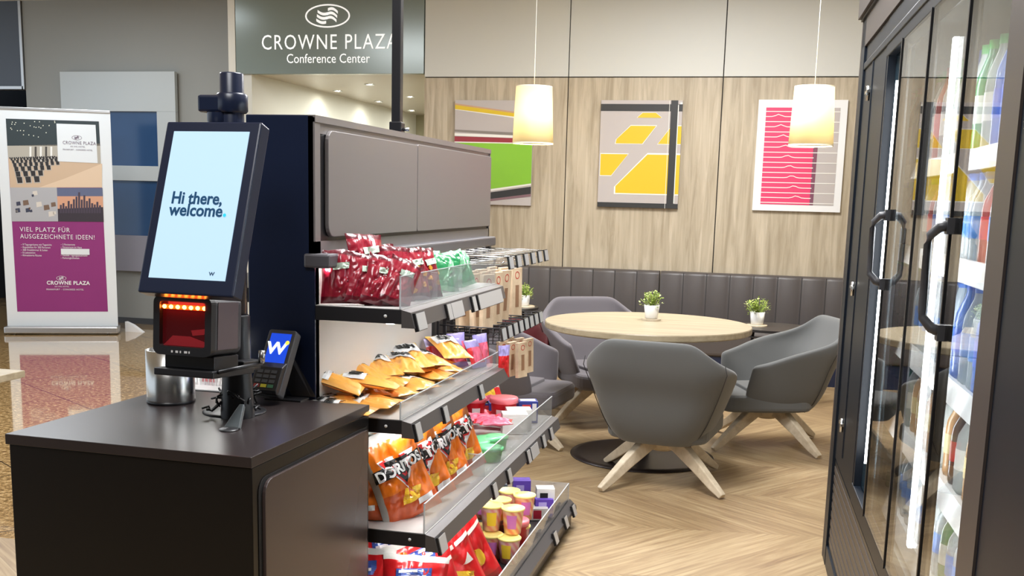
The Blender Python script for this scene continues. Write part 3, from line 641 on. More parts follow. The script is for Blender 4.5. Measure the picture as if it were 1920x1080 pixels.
b = MB(); b.add([(XB-.01, Y0, .112), (XB+.02, Y0, .085), (XB+.022, Y0, .07), (XB, Y0, .07), (XB-.01, Y1-.01, .112), (XB+.02, Y1-.01, .085), (XB+.022, Y1-.01, .07), (XB, Y1-.01, .07)],
                [(0, 3, 2, 1), (4, 5, 6, 7), (0, 1, 5, 4), (1, 2, 6, 5), (2, 3, 7, 6), (3, 0, 4, 7)], M_GREYM); wb(b, 'price_rail', gd)
b = MB(); b.box((XB-.016, Y0, .104), (XB-.013, Y1-.02, .186), M_ACR); b.box((XB-.0165, Y0, .184), (XB-.0125, Y1-.02, .186), M_ACREDGE); b.box((-1.18, Y1-.025, .104), (XB-.013, Y1-.022, .186), M_ACR); b.box((XB-.0165, Y1-.023, .104), (XB-.0125, Y1-.02, .186), M_ACREDGE); wb(b, 'front_guard', gd)
for hy in (3.98, 4.2, 4.38):
    b = MB(); T = Matrix.Translation((XB+.024, hy, .085)) @ Matrix.Rotation(R(-18), 4, 'Y'); b.box((-.006, 0, -.024), (.004, .05, .026), M_BPLAST, T); b.box((.0041, .004, -.022), (.006, .05, .024), mat('tag_plastic', 0), T); wb(b, 'price_holder', gd)
# peg hooks, two rows
for row, (zh, n, y0, y1) in enumerate(((1.165, 6, 3.80, 4.42), (.905, 8, 3.78, 4.42))):
    for i in range(n):
        y_ = y0+(y1-y0)*i/(n-1); xe = -.93 if row == 0 else -.945; b = MB()
        b.tube([(-1.19, y_, zh-.004), (xe-.03, y_, zh), (xe-.02, y_, zh+.012)], .0028, 6, M_STEEL if row == 0 else M_SHELF)
        b.tube([(-1.19, y_, zh+.03), (xe, y_, zh+.028)], .0025, 6, M_STEEL if row == 0 else M_SHELF)
        b.box((-1.2, y_-.012, zh-.015), (-1.185, y_+.012, zh+.045), M_SHELF)
        T = Matrix.Translation((xe+.004, y_, zh+.008)) @ Matrix.Rotation(R(-10), 4, 'Y')
        b.box((-.004, -.028, -.024), (.003, .028, .024), M_BPLAST, T); b.box((.0031, -.024, -.021), (.005, .03, .021), mat('tag_plastic2', S(170, 172, 174), .3), T)
        if row == 1:
            for k in range(5): b.tube([(-1.16+.045*k, y_, zh+.029), (-1.16+.045*k, y_, zh-.03)], .002, 5, M_SHELF)
            b.tube([(-1.17, y_, zh-.03), (xe-.02, y_, zh-.03)], .002, 5, M_SHELF)
        wb(b, 'peg_hook', gd)
# shelf on the far side of the gondola
b = MB(); b.box((-1.68, Y0+.03, .80), (-1.394, 4.4, .84), M_SHELF); b.box((-1.678, Y0+.032, .84), (-1.394, 4.39, .843), mat('white_deck', (.8, .8, .8), .4)); wb(b, 'shelf', gd)
b = MB(); b.box((-1.68, Y0+.03, 1.1), (-1.394, 4.4, 1.14), M_SHELF); b.box((-1.6, Y0+.05, 1.095), (-1.58, 4.3, 1.0995), M_LED); wb(b, 'shelf', gd)
tr_ = MB(); tr_.box((-1.64, Y0+.10, .843), (-1.42, Y0+.103, .90), M_ACR)
for i in range(18): x_ = -1.64+i*.0125; tr_.box((x_, Y0+.098, .843), (x_+.002, Y0+.1, .895), mat('white_wire', (.8, .8, .8), .4))
o = tr_.build('wire_basket'); tag(o, 'small white wire basket on the lit shelf behind the steel bin', 'basket')

t = thing('ceiling_pole', 'thin black vertical pole rising from the top of the gondola', 'pole', (-1.3, 3.62, 1.6))
b = MB(); b.box((-.016, -.016, .03), (.016, .016, 1.70), M_BPLAST); b.build('pole', t, bevel=.003)
b = MB(); b.box((-.022, -.022, -.01), (.022, .022, .055), M_BPLAST); b.build('socket', t, bevel=.004)
b = MB(); b.cyl((.022, 0, .03), .006, .022, 10, M_STEEL, axis='x'); b.build('clamp_screw', t)

# ------------------------------------------------------------------ bags
def thick(u, v, d, seed):
    e = max(0, 1-abs(u)**2.4); s = max(0, sin(pi*v))
    t_ = d/2*e**.7*s**.55
    nz = noise.noise(Vector((u*2.2+seed, v*2.4, seed*1.7)))*.42+noise.noise(Vector((u*5+seed, v*4.5, seed)))*.14
    n3 = noise.noise(Vector((u*2.6+seed*2, v*2.8-seed, 4.2))); n4 = noise.noise(Vector((u*1.3-v*2.6, seed+7, v*1.4+u)))
    nz -= .30*max(0, .13-abs(n3))/.13+.26*max(0, .10-abs(n4))/.10
    fold = .20*sin(u*9+seed)*(1-s)**1.1
    return max(.0008, t_*(1+nz+fold))
def bag(w, h, d, seed, colf, name='bag'):
    NU, NV = 26, 32; b = MB(); mm = {}
    def P(u, v, side):
        x = w/2*u*(1-.09*sin(pi*v)); z = h*v+.03*h*noise.noise(Vector((u*2, seed, 0)))*v**4
        return (x, (-1 if side == 0 else .8)*thick(u, v, d, seed+side*3.3), z)
    for side in (0, 1):
        vs = [P(-1+2*i/NU, j/NV, side) for j in range(NV+1) for i in range(NU+1)]
        groups = {}
        for j in range(NV):
            for i in range(NU):
                q = j*(NU+1)+i; fc = (q, q+1, q+NU+2, q+NU+1) if side == 0 else (q, q+NU+1, q+NU+2, q+1)
                groups.setdefault(colf(-1+2*(i+.5)/NU, (j+.5)/NV, side), []).append(fc)
        o = len(b.v)
        for p in vs: b.v.append(Vector(p))
        for m, fs in groups.items():
            k = b.m(m)
            for f in fs: b.f.append([o+q for q in f]); b.mi.append(k); b.sm.append(True)
    return b.build(name)
def bagtext(par, body, size, m, w, h, d, seed, x, z, sx=1, bold=.001, rot=0, shear=0, lift=.0022):
    def wp(p):
        c, s = cos(rot), sin(rot); q = Vector((p.x*c-p.z*s+x, p.y, p.x*s+p.z*c+z))
        u = max(-.98, min(.98, q.x/(w/2*(1-.09*sin(pi*q.z/h))))); return Vector((q.x, -thick(u, q.z/h, d, seed)-lift+p.y*.3, q.z))
    return text('logo', body, size, m, par, None, sx=sx, warp=wp, bold=bold, shear=shear)
def bagpoly(par, polys, w, h, d, seed, name='logo_panel'):
    """filled polygons subdivided on the bag surface"""
    bm = bmesh.new(); mats = []
    for m, pts, lift in polys:
        if m not in mats: mats.append(m)
        vs = [bm.verts.new((x, lift, z)) for x, z in pts]; f = bm.faces.new(vs); f.material_index = mats.index(m)
    bmesh.ops.triangulate(bm, faces=bm.faces[:]); bmesh.ops.subdivide_edges(bm, edges=bm.edges[:], cuts=6, use_grid_fill=True)
    for v in bm.verts:
        u = max(-.98, min(.98, v.co.x/(w/2*(1-.09*sin(pi*v.co.z/h))))); v.co.y = -thick(u, v.co.z/h, d, seed)-v.co.y-.0012
    me = bpy.data.meshes.new(name); bm.to_mesh(me); bm.free()
    for m in mats: me.materials.append(m)
    o = bpy.data.objects.new(name, me); COL.objects.link(o); o.parent = par; return o
F = lambda n, c, r=.28: mat('foil_'+n, S(*c), r, coat=.4, spec=.6, bump=.25, bscale=30)
f_or, f_or2, f_br, f_sil = F('orange', (244, 124, 22)), F('deep_orange', (214, 84, 18)), F('rust', (176, 66, 26)), F('silver', (190, 184, 178))
f_wine, f_wine2, f_gold, f_pale = F('wine', (150, 22, 44)), F('dark_wine', (96, 14, 30)), F('gold', (214, 150, 40)), F('palegreen', (196, 214, 196))
f_grn, f_grn2 = F('green', (34, 128, 76)), F('pale_green', (120, 184, 140))
f_bor, f_bye, f_wht = F('bright_orange', (254, 184, 84), .4), F('yellow', (250, 206, 60)), F('white', (240, 238, 232))
f_red, f_red2, f_blu, f_pnk, f_lil = F('red', (222, 36, 40)), F('deep_red', (188, 20, 36)), F('blue', (70, 100, 190)), F('pink', (240, 110, 140)), F('lilac', (170, 160, 220))
T_K, T_W, T_R = mat('ink_black', (.01, .01, .01), .4), mat('ink_white', (.85, .85, .85), .4), mat('ink_red', S(200, 30, 30), .4)
# prototypes -----------------------------------------------------
def p_doritos(seed):
    w, h, d = .20, .27, .085
    o = bag(w, h, d, seed, lambda u, v, s: f_sil if s == 1 or u < -.86 else (f_or2 if v < .2 or (v < .34 and u < .2) else f_or if v < .9 else f_wht), 'tortilla_chip_bag')
    bagpoly(o, [(T_W, [(-.062, .196), (.062, .196), (.0, .092)], .0012), (T_R, [(-.056, .192), (.056, .192), (.0, .100)], .0016), (T_K, [(-.048, .187), (.048, .187), (.0, .110)], .0020),
                (T_K, [(-.082, .136), (.082, .150), (.082, .186), (-.082, .172)], .0024), (f_bye, [(-.03, .05), (.03, .05), (.045, .085), (-.01, .095)], .0012), (T_W, [(.02, .03), (.075, .034), (.075, .052), (.02, .048)], .0012)], w, h, d, seed)
    bagtext(o, 'DORITOS', .042, T_W, w, h, d, seed, 0, .146, sx=.86, bold=.0016, rot=.08, lift=.0068); return o
def p_red(seed, gold):
    w, h, d = .12, .17, .05
    o = bag(w, h, d, seed, lambda u, v, s: (f_wine2 if (v < .12 or v > .9) else f_wine), 'crisp_bag')
    bagpoly(o, [(f_pale, [(-.02, .105), (.03, .112), (.032, .132), (-.02, .126)], .0022)]+([(f_gold, [(-.03+.045*(q % 2)+.012*cos(a*pi/4)+.006*q, .03+.017*q+.009*sin(a*pi/4)) for a in range(8)], .0024+.0002*q) for q in range(5)] if gold else []), w, h, d, seed); return o
def p_green(seed):
    w, h, d = .13, .15, .055
    o = bag(w, h, d, seed, lambda u, v, s: f_grn2 if v > .9 or v < .08 else f_grn, 'green_crisp_bag'); bagpoly(o, [(f_grn2, [(-.05, .03), (-.02, .03), (.05, .12), (.02, .13)], .0022)], w, h, d, seed, 'print_stripe'); return o
def p_bifi(seed):
    w, h, d = .085, .14, .028
    o = bag(w, h, d, seed, lambda u, v, s: f_bye if v > .92 else f_bor, 'snack_roll_pack')
    bagpoly(o, [(T_W, [(-.034, .074), (.034, .074), (.034, .124), (-.034, .124)], .0022)], w, h, d, seed)
    bagtext(o, 'BiFi', .032, T_K, w, h, d, seed, 0, .088, sx=1.0, bold=.0016, lift=.0058); return o
def p_candy(seed, k):
    w, h, d = .17, .24, .06
    o = bag(w, h, d, seed, lambda u, v, s: f_wht if v > .94 else f_red2 if v < .1 else f_red, 'sweets_bag')
    bagpoly(o, [(f_wht, [(-.072, .125), (.074, .158), (.074, .168), (-.072, .137)], .0022), (f_wht, [(-.07, .02), (-.055, .02), (-.02, .12), (-.034, .12)], .0022)]+([(f_bye, [(.02+.026*cos(a*pi/6), .08+.026*sin(a*pi/6)) for a in range(12)], .0026), (f_or, [(-.045+.016*cos(a*pi/5), .205+.012*sin(a*pi/5)) for a in range(10)], .0028)] if k else [(f_bye, [(-.02, .05), (.04, .04), (.05, .075), (.0, .10)], .0026), (f_wht, [(.03, .1), (.06, .1), (.05, .125)], .0028)]), w, h, d, seed, 'print_shapes')
    bagpoly(o, [(f_blu, [(-.05, .17), (.04, .178), (.04, .212), (-.05, .204)], .001)], w, h, d, seed)
    bagpoly(o, [(T_W, [(-.044, .180+k_*.014), (-.044+.072-.01*k_, .187+k_*.014), (-.044+.072-.01*k_, .194+k_*.014), (-.044, .187+k_*.014)], .0022) for k_ in (0, 1)], w, h, d, seed, 'print_marks'); return o
def p_pink(seed):
    w, h, d = .09, .11, .03
    return bag(w, h, d, seed, lambda u, v, s: f_lil if v > .72 or v < .15 else (f_pnk if abs(u) < .6 else f_red), 'pink_sweets_bag')
def place(protos, items, label, cat, group):
    used = set()
    for i, it in enumerate(items):
        k, x, y, z, rz, rx, ry, s = it[:8]; pr = protos[k]
        M = (Vector((x, y, z)), Matrix.Rotation(R(rz), 4, 'Z') @ Matrix.Rotation(R(ry), 4, 'Y') @ Matrix.Rotation(R(rx), 4, 'X'))
        if k in used: o = dup(pr)
        else: o = pr; used.add(k)
        o.location = M[0]; o.rotation_euler = M[1].to_euler(); o.scale = (s, s, s)
        tag(o, label(i, it), cat, group)
# shelf 1 : crisps.   (proto, x, y, z, rz, rx(lean back -), ry, scale)
z1 = 1.107
reds = [(0, -1.145, 2.735, z1, 22, -8, 0, .86), (1, -1.085, 2.745, z1, 40, -14, 12, .82), (2, -1.04, 2.74, z1, 30, -18, 16, .82), (0, -.995, 2.75, z1, 38, -16, 24, .8), (1, -1.10, 2.86, z1+.02, 55, -18, 2, 1.02),
        (2, -1.02, 2.87, z1, 58, -14, 4, .92), (3, -.985, 2.94, z1, 66, -16, 0, .9), (4, -.975, 3.03, z1, 70, -16, 0, .88), (3, -1.12, 3.02, z1, 60, -10, 0, .9)]
rl = ['leaning against the end panel', 'second from the end panel, creased top', 'third from the end panel, tilted to the right', 'tipped over against the acrylic guard', 'standing tallest, above the others', 'upright behind the acrylic guard corner',
      'golden crisps printed low, nearest the guard', 'golden crisps printed low, beside the green bags', 'in the back row under the header panel']
place([p_red(1.3, False), p_red(4.1, False), p_red(7.7, False), p_red(2.2, True), p_red(9.4, True)], reds, lambda i, it: 'wine-red crisp bag, top shelf, '+rl[i], 'crisp bag', 'wine-red crisp bags on the top shelf')
greens = [(0, -1.02, 3.14, z1, 62, -22, 0, .9), (1, -.99, 3.26, z1, 70, -26, 10, .86), (0, -1.05, 3.36, z1, 75, -20, 0, .85), (1, -1.0, 3.46, z1, 70, -22, -8, .85), (0, -1.02, 3.58, z1, 75, -24, 0, .82)]
place([p_green(3.1), p_green(6.6)], greens, lambda i, it: 'green crisp bag on the top shelf, %s from the red bags' % ORD[i], 'crisp bag', 'green crisp bags on the top shelf')
# shelf 2 : snack rolls
z2 = .807; it2 = []
for j in range(9):
    for k in range(3):
        x_ = -1.145+k*.068+rnd.uniform(-.012, .012); y_ = 2.725+j*.098+rnd.uniform(-.02, .02)
        it2.append((rnd.randrange(3), x_, y_-.05, z2+.012+rnd.uniform(0, .01)+(.012 if k == 1 else 0), rnd.uniform(40, 120), -90+rnd.uniform(-3, 3), rnd.uniform(-6, 6), rnd.uniform(1.12, 1.3)))
for j in range(9):
    x_ = -1.10+rnd.uniform(-.05, .08); y_ = 2.80+j*.088
    it2.append((rnd.randrange(3), x_, y_, z2+.05, rnd.uniform(30, 110), -78+rnd.uniform(-6, 6), rnd.uniform(-10, 10), 1.3))
PB = [p_bifi(1.1), p_bifi(5.2), p_bifi(8.8)]
place(PB, it2, lambda i, it: ('orange snack roll pack, second shelf, %s row from the counter, %s' % (ORD[i//3], ['at the back panel', 'in the middle', 'against the clear guard'][i % 3])) if i < 27 else 'orange snack roll pack on top of the pile, %s from the counter' % ORD[i-27], 'snack pack', 'orange snack roll packs on the second shelf')
pk_ = [(0, -1.13, 3.60, z2, 60, -20, 0, .95), (0, -1.06, 3.63, z2, 60, -25, 0, .95), (0, -.99, 3.64, z2, 70, -25, 0, .95), (0, -1.09, 3.71, z2, 60, -10, 0, 1.0), (0, -1.0, 3.72, z2, 70, -10, 0, 1.0)]
place([p_pink(2.5)], pk_, lambda i, it: 'pink and lilac sweets bag, far end of second shelf, %s from the back' % ORD[[0, 1, 3, 2, 4][i]], 'sweets bag', 'pink sweets bags on the second shelf')
# shelf 3 : tortilla chips
z3 = .494
dor = [(0, -1.11, 2.745, z3, 14, -12, 0, .84), (1, -1.05, 2.80, z3, 30, -14, 6, .86), (0, -.955, 2.83, z3, 50, -14, -17, .98), (1, -.95, 2.98, z3, 56, -12, -16, .98), (0, -.945, 3.16, z3, 60, -12, -15, 1.0), (1, -.945, 3.34, z3, 62, -12, -15, .98),
       (0, -1.10, 2.95, z3, 50, -8, 0, .85), (1, -1.10, 3.15, z3, 55, -8, 0, .85)]
dl = ['lowest left beside the counter', 'second from the counter, in shadow', 'in the front row nearest the counter', 'second in the front row', 'third in the front row with full logo', 'fourth in the front row beside the green tubs', 'in the back row near the counter', 'in the back row further away']
place([p_doritos(2.0), p_doritos(6.3)], dor, lambda i, it: 'large orange chip bag, third shelf, '+dl[i], 'chip bag', 'orange tortilla chip bags on the third shelf')
# base : sweets
z4 = .106
cn = [(0, -1.10, 2.76, z4, 12, -14, 0, 1.2), (1, -.95, 2.77, z4, 22, -18, 6, 1.15), (0, -.90, 2.95, z4, 40, -16, -14, 1.25), (1, -.89, 3.14, z4, 46, -14, -18, 1.36), (0, -.89, 3.32, z4, 52, -14, -20, 1.3), (1, -1.08, 3.0, z4, 40, -10, 0, 1.25), (0, -1.08, 3.25, z4, 50, -10, 0, 1.2)]
cl = ['at the far left beside the counter', 'second from the counter', 'with the blue label turned up', 'leaning next to the long red bags', 'closest to the yellow-lidded cups', 'in the back row near the counter', 'in the back row near the cups']
place([p_candy(1.9, True), p_candy(5.9, False)], cn, lambda i, it: 'red sweets bag, bottom shelf, '+cl[i], 'sweets bag', 'red sweets bags on the bottom shelf')
# cups with yellow lids
M_YLID = mat('yellow_lid', S(244, 228, 140), .35); 
def stripes(name, c1, c2, sc):
    m = mat(name, c1, .4); nt = m.node_tree; tc = nt.nodes.new('ShaderNodeTexCoord'); wv = nt.nodes.new('ShaderNodeTexWave'); wv.inputs['Scale'].default_value = sc; wv.bands_direction = 'DIAGONAL'
    mx = nt.nodes.new('ShaderNodeMix'); mx.data_type = 'RGBA'; mx.inputs[6].default_value = (*c1, 1); mx.inputs[7].default_value = (*c2, 1)
    nt.links.new(tc.outputs['Object'], wv.inputs[0]); nt.links.new(wv.outputs['Color'], mx.inputs[0]); nt.links.new(mx.outputs[2], nt.nodes['Principled BSDF'].inputs['Base Color']); return m
M_CUP = stripes('cup_stripes', S(250, 216, 170), S(236, 140, 120), 18); M_CUP2 = stripes('cup_stripes_rose', S(250, 214, 206), S(240, 150, 160), 18)
def cup(k, red=False):
    t = thing('noodle_cup', '', 'cup')
    cm = [M_CUP, M_CUP2][k % 2] if not red else mat('red_tub', S(206, 30, 38), .35)
    b = MB(); b.lathe([(.0001, 0), (.030, 0), (.040, .088)], 24, cm); b.build('cup_body', t)
    lm = M_YLID if not red else mat('rose_lid', S(240, 140, 150), .35)
    b = MB(); b.lathe([(.040, .086), (.0435, .088), (.0435, .094), (.041, .096), (.039, .091), (.0001, .091)], 28, lm); b.build('lid', t)
    b = MB(); n = 6
    for q in range(n):
        a0, a1 = -1.9+q*.16, -1.9+(q+1)*.16
        b.quad([(.0335*cos(a0), .0335*sin(a0), .022), (.0335*cos(a1), .0335*sin(a1), .022), (.0403*cos(a1), .0403*sin(a1), .074), (.0403*cos(a0), .0403*sin(a0), .074)], mat('cup_label_%d' % (2 if red else k % 2), S(*[(206, 120, 200), (244, 210, 60), (236, 232, 226)][2 if red else k % 2]), .4))
    b.build('label_panel', t); return t
cups = [cup(0), cup(1)]; cu_i = [0, 0]
spots = [(922, 1000, 0), (975, 1008, 0), (905, 985, 0), (922, 945, 1), (977, 952, 1), (955, 918, 1), (1003, 928, 1), (938, 935, 1), (903, 925, 1), (990, 985, 0), (950, 975, 0)]
used = set(); k_ = 0
for (px, py, lv) in spots:
    p = onz(px, py, z4+.096+lv*.097); p.x = max(-1.15, min(-.86, p.x))
    k = k_ % 2; r = cups[k] if k not in used else dup(cups[k]); used.add(k)
    r.location = (p.x, p.y, z4+lv*.097); r.rotation_euler = (0, 0, rnd.uniform(-.3, .3))
    r['group'] = 'yellow-lidded cups on the bottom shelf'
    r['label'] = 'striped snack cup with yellow lid, %s, %s' % ('on the upper layer' if lv else 'in the lower layer', ['front left', 'front right', 'at the far left', 'nearest the red bags', 'with the yellow label', 'at the back', 'beside the purple box', 'behind the front pair', 'below the third shelf edge', 'right of the red tub', 'half hidden in the middle'][k_]); k_ += 1
def tub(label, p, s, lc, bc, group=None):
    t = thing('sweets_tub', label, 'tub', p, rnd.uniform(-.4, .2), group); t.scale = (s, s, s)
    b = MB(); b.lathe([(.0001, 0), (.036, 0), (.042, .075)], 28, bc); b.build('tub_body', t)
    b = MB(); b.lathe([(.042, .073), (.047, .075), (.047, .088), (.044, .092), (.0001, .089)], 28, lc); b.build('lid', t)
    b = MB()
    for q in range(5):
        a0, a1 = -1.6+q*.15, -1.6+(q+1)*.15
        b.quad([(.0385*cos(a0), .0385*sin(a0), .02), (.0385*cos(a1), .0385*sin(a1), .02), (.042*cos(a1), .042*sin(a1), .055), (.042*cos(a0), .042*sin(a0), .055)], T_W)
    b.build('label_panel', t); return t
M_ROSE, M_REDT, M_GRNT, M_GRND = mat('rose_lid', S(244, 130, 140), .35), mat('red_tub', S(206, 30, 38), .35), mat('green_lid', S(120, 214, 150), .3), mat('green_tub', S(90, 200, 80), .35)
def at3(px, py, zz): p = onz(px, py, zz); p.x = max(-1.16, min(-.92, p.x)); return (p.x, p.y)
x_, y_ = at3(945, 745, z3+.09*1.25); tub('red sweets tub with a rose lid and white label on the third shelf', (x_, y_, z3), 1.25, M_ROSE, M_REDT)
x_, y_ = at3(872, 752, z3+.08); tub('red sweets tub with a rose lid, half hidden under the second shelf edge', (x_, y_, z3), 1.1, M_ROSE, M_REDT)
p = onz(1000, 962, z4+.15); tub('small red tub with rose lid among the yellow-lidded cups', (min(p.x, -.87), p.y, z4+.02), 1.1, M_ROSE, M_REDT)
for i, (px, py) in enumerate(((912, 815), (930, 812), (895, 822), (920, 832))):
    x_, y_ = at3(px, py, z3+.06); t = thing('gummy_tray', 'low green gummy tray with pale lid, %s of four beside chip bags' % ['rear left', 'rear right', 'front left', 'front right'][i], 'tray', (x_, y_, z3), 0, 'green gummy trays on the third shelf')
    b = MB(); b.lathe([(.0001, 0), (.036, 0), (.042, .04)], 28, M_GRND); b.build('tray_body', t); b = MB(); b.lathe([(.042, .039), (.046, .04), (.046, .05), (.03, .054), (.0001, .05)], 28, M_GRNT); b.build('lid', t)
M_LICO = mat('pink_laces', S(236, 96, 124), .35, bump=.1)
for i, (px, py) in enumerate(((900, 775), (905, 785), (915, 790), (935, 782), (950, 788), (928, 795), (885, 790), (955, 778), (940, 798))):
    x_, y_ = at3(px, py, z3+.03+(i % 3)*.015); o = bag(.13, .06, .03, i*2.7, lambda u, v, s: M_LICO if abs(u) < .85 else f_red, 'liquorice_pack'); zz = z3+.022+(i % 3)*.02
    o.location = (x_-.02, y_, zz); o.rotation_euler = (R(-84), R(rnd.uniform(-4, 4)), R(rnd.uniform(5, 35)))
    tag(o, 'flat pink liquorice pack, third shelf, %s, %s' % (['bottom layer', 'middle layer', 'top layer'][i % 3], ['towards the back panel', 'in the centre', 'towards the clear guard'][i//3]), 'sweets pack', 'pink liquorice packs on the third shelf')
def carton(label, name, p, dims, rz, cols, group=None, txt=None):
    t = thing(name, label, 'box', p, R(rz), group); w_, d_, h_ = dims
    b = MB(); b.box((-w_/2, -d_/2, 0), (w_/2, d_/2, h_), cols[0]); b.build('carton', t, bevel=.0015)
    b = MB(); b.box((-w_*.32, -d_/2-.0008, h_*.15), (w_*.12, -d_/2, h_*.85), cols[1]); b.box((w_*.2, -d_/2-.0008, h_*.1), (w_*.42, -d_/2, h_*.9), cols[2]); b.box((-w_*.4, -d_*.3, h_), (w_*.4, d_*.3, h_+.0008), cols[2]); b.build('print_panel', t)
    if txt: text('lettering', txt, h_*.35, T_W, t, TR((0, -d_/2-.0015, h_*.4)), sx=.8)
    return t
C_BL, C_RD, C_WH, C_PU, C_LI = mat('box_blue', S(44, 58, 140), .4), mat('box_red', S(204, 60, 60), .4), mat('box_white', S(226, 224, 220), .4), mat('box_purple', S(96, 66, 170), .4), mat('box_lilac', S(176, 160, 220), .4)
for i, (px, py, w_, h_, c) in enumerate(((952, 742, .09, .055, 0), (985, 745, .09, .06, 0), (962, 722, .08, .05, 0), (1010, 768, .10, .085, 1), (985, 775, .1, .08, 2), (1018, 752, .08, .09, 0), (925, 740, .07, .05, 3))):
    p = onz(px, py, z3+h_); zz = z3
    lab = ['blue and red confectionery carton behind the rose-lidded tub', 'blue and red confectionery carton right of the rose-lidded tub', 'blue and red confectionery carton at the back by the hanging boards', 'pale blue-edged carton by the guard near the shelf end', 'plain white carton right of the rose-lidded tub',
           'blue carton at the very end of the third shelf', 'small red and orange bar carton left of the tub'][i]
    carton(lab, 'confectionery_carton', (max(-1.15, min(-.95, p.x)), min(4.35, p.y), zz), (w_, .07, h_), 20, [(C_BL, C_RD, C_WH), (C_WH, C_BL, C_WH), (C_WH, C_WH, C_WH), (C_RD, f_bor, T_K)][c], 'cartons on the third shelf')
for i, (px, py, h_) in enumerate(((978, 898, .13), (1042, 935, .08), (1045, 915, .12), (935, 905, .09), (1010, 950, .05))):
    p = onz(px, py, z4+h_); lab = ['purple carton rising behind the yellow-lidded cups', 'low purple carton in the end corner of the bottom shelf', 'white black-printed carton in the end corner of the bottom shelf', 'grey and black carton behind the cups under the third shelf', 'foil-topped small carton beside the red tub'][i]
    carton(lab, 'sweets_carton', (max(-1.15, min(-.86, p.x)), min(4.36, p.y), z4), (.075, .06, h_), 18, [(C_PU, C_LI, C_PU), (C_PU, C_LI, C_PU), (C_WH, T_K, C_WH), (mat('box_grey', S(120, 130, 140), .4), T_K, C_WH), (f_sil, f_wine, f_sil)][i], 'cartons on the bottom shelf')
x_, y_ = at3(905, 738, z3+.05); o = bag(.1, .12, .03, 3.3, lambda u, v, s: f_sil if v > .6 else f_red, 'chocolate_pack'); o.location = (x_, y_, z3+.01); o.rotation_euler = (R(-30), 0, R(50)); tag(o, 'silver and red chocolate pack leaning behind the pink liquorice', 'sweets pack')
x_, y_ = at3(862, 742, z3+.05); o = bag(.1, .12, .04, 5.3, lambda u, v, s: f_bye if v > .4 else f_pnk, 'yellow_sweets_pack'); o.location = (x_, y_, z3+.01); o.rotation_euler = (R(-30), 0, R(50)); tag(o, 'yellow and pink sweets pack under the second shelf edge', 'sweets pack')
# hanging kraft display packs
M_KRAFT = wood('kraft_card', S(204, 178, 146), S(232, 212, 182), (6, 6, 6), .6)
kr = None; n_ = 0
for row, zt_, ys, xs_ in ((0, 1.125, (3.83, 3.97, 4.11, 4.28), (-1.12, -1.07, -1.02)), (1, .825, (4.24, 4.37), (-1.06, -1.02, -.98))):
    for iy, y_ in enumerate(ys):
        for ix, x_ in enumerate(xs_):
            if kr is None:
                kr = thing('kraft_packet', '', 'packet'); b = MB(); b.box((-.008, -.036, -.20), (.008, .036, 0), M_KRAFT); b.build('pack_body', kr, bevel=.001)
                b = MB(); v = []; 
                b.add([(.0085, .016*cos(a*pi/8), -.03+.016*sin(a*pi/8)) for a in range(16)]+[(.0085, .012*cos(a*pi/8), -.03+.012*sin(a*pi/8)) for a in range(16)], [(a, (a+1) % 16, 16+(a+1) % 16, 16+a) for a in range(16)], mat('print_red_ring', S(196, 60, 50), .5))
                b.box((.0082, -.012, -.16), (.0088, .012, -.07), mat('print_brown', S(150, 112, 84), .5)); b.build('printed_ring', kr); o = kr
            else: o = dup(kr)
            o.scale = (1, 1, 1) if row == 0 else (1, .9, .72); o.location = (x_, y_, zt_); o.rotation_euler = (0, R(rnd.uniform(-3, 3)), R(rnd.uniform(-14, 4)-8))
            tag(o, 'kraft packet on the %s hooks, %s hook from the near side, %s' % (['upper', 'lower'][row], ORD[iy], ['innermost', 'middle one', 'outermost'][ix]), 'packet', 'kraft packets hanging on the hooks'); n_ += 1
o = bag(.06, .12, .02, 4.4, lambda u, v, s: f_red if v < .7 else f_lil, 'red_hanging_pack'); o.location = (-.925, 3.73, .76); o.rotation_euler = (0, 0, R(60)); tag(o, 'narrow red and blue pack hanging at the end of the second shelf', 'packet')
for i in range(4):
    o = bag(.06, .08, .03, i*1.9, lambda u, v, s: f_red if (v < .6 and abs(u) < .7) else f_wht, 'red_sweets_packet'); o.location = (-1.60+i*.048, Y0+.14, .845+.028*(i % 2)); o.rotation_euler = (R(-14), 0, R(rnd.uniform(-10, 10)))
    tag(o, 'red and white packet in the white wire basket, %s from left' % ORD[i], 'sweets pack', 'red packets in the wire basket')

# ------------------------------------------------------------------ self-checkout counter
CA, CB_, CC_ = Vector((-1.659, 2.03, 0)), Vector((-1.042, 2.011, 0)), Vector((-1.013, 2.646, 0))
crz = math.atan2(CB_.y-CA.y, CB_.x-CA.x); CWd = (CB_-CA).length; CDp = (CC_-CB_).length
ct = thing('checkout_counter', 'dark brown box counter in the foreground carrying the self-checkout screen', 'counter', tuple(CA), crz)
CT = TR(CA, crz); CZ = .85
b = MB(); b.box((0, 0, CZ-.024), (CWd, CDp, CZ), M_BROWNBLK); b.build('countertop', ct, bevel=.0015)
b = MB(); b.box((.007, .004, 0), (CWd-.001, CDp-.002, CZ-.0245), M_BLACK); b.build('body', ct, bevel=.002)
b = MB(); side_prism(b, rrect(.028, -.03, CDp-.02, .795, .035, corners=(0, 0, 0, 1)), CWd+.0006, .001, mat('painted_gap_shade', (.008, .007, .007), .6)); b.build('panel_gap_shade', ct)  # dark sheet painting the shade in the gap round the side panel
b = MB(); side_prism(b, [(q[0], max(0, q[1])) for q in rrect(.044, -.05, CDp-.03, .788, .035, corners=(0, 0, 0, 1))], CWd+.008, .008, mat('side_panel_laminate', S(72, 61, 59), .27)); b.build('side_panel', ct, bevel=.0012)
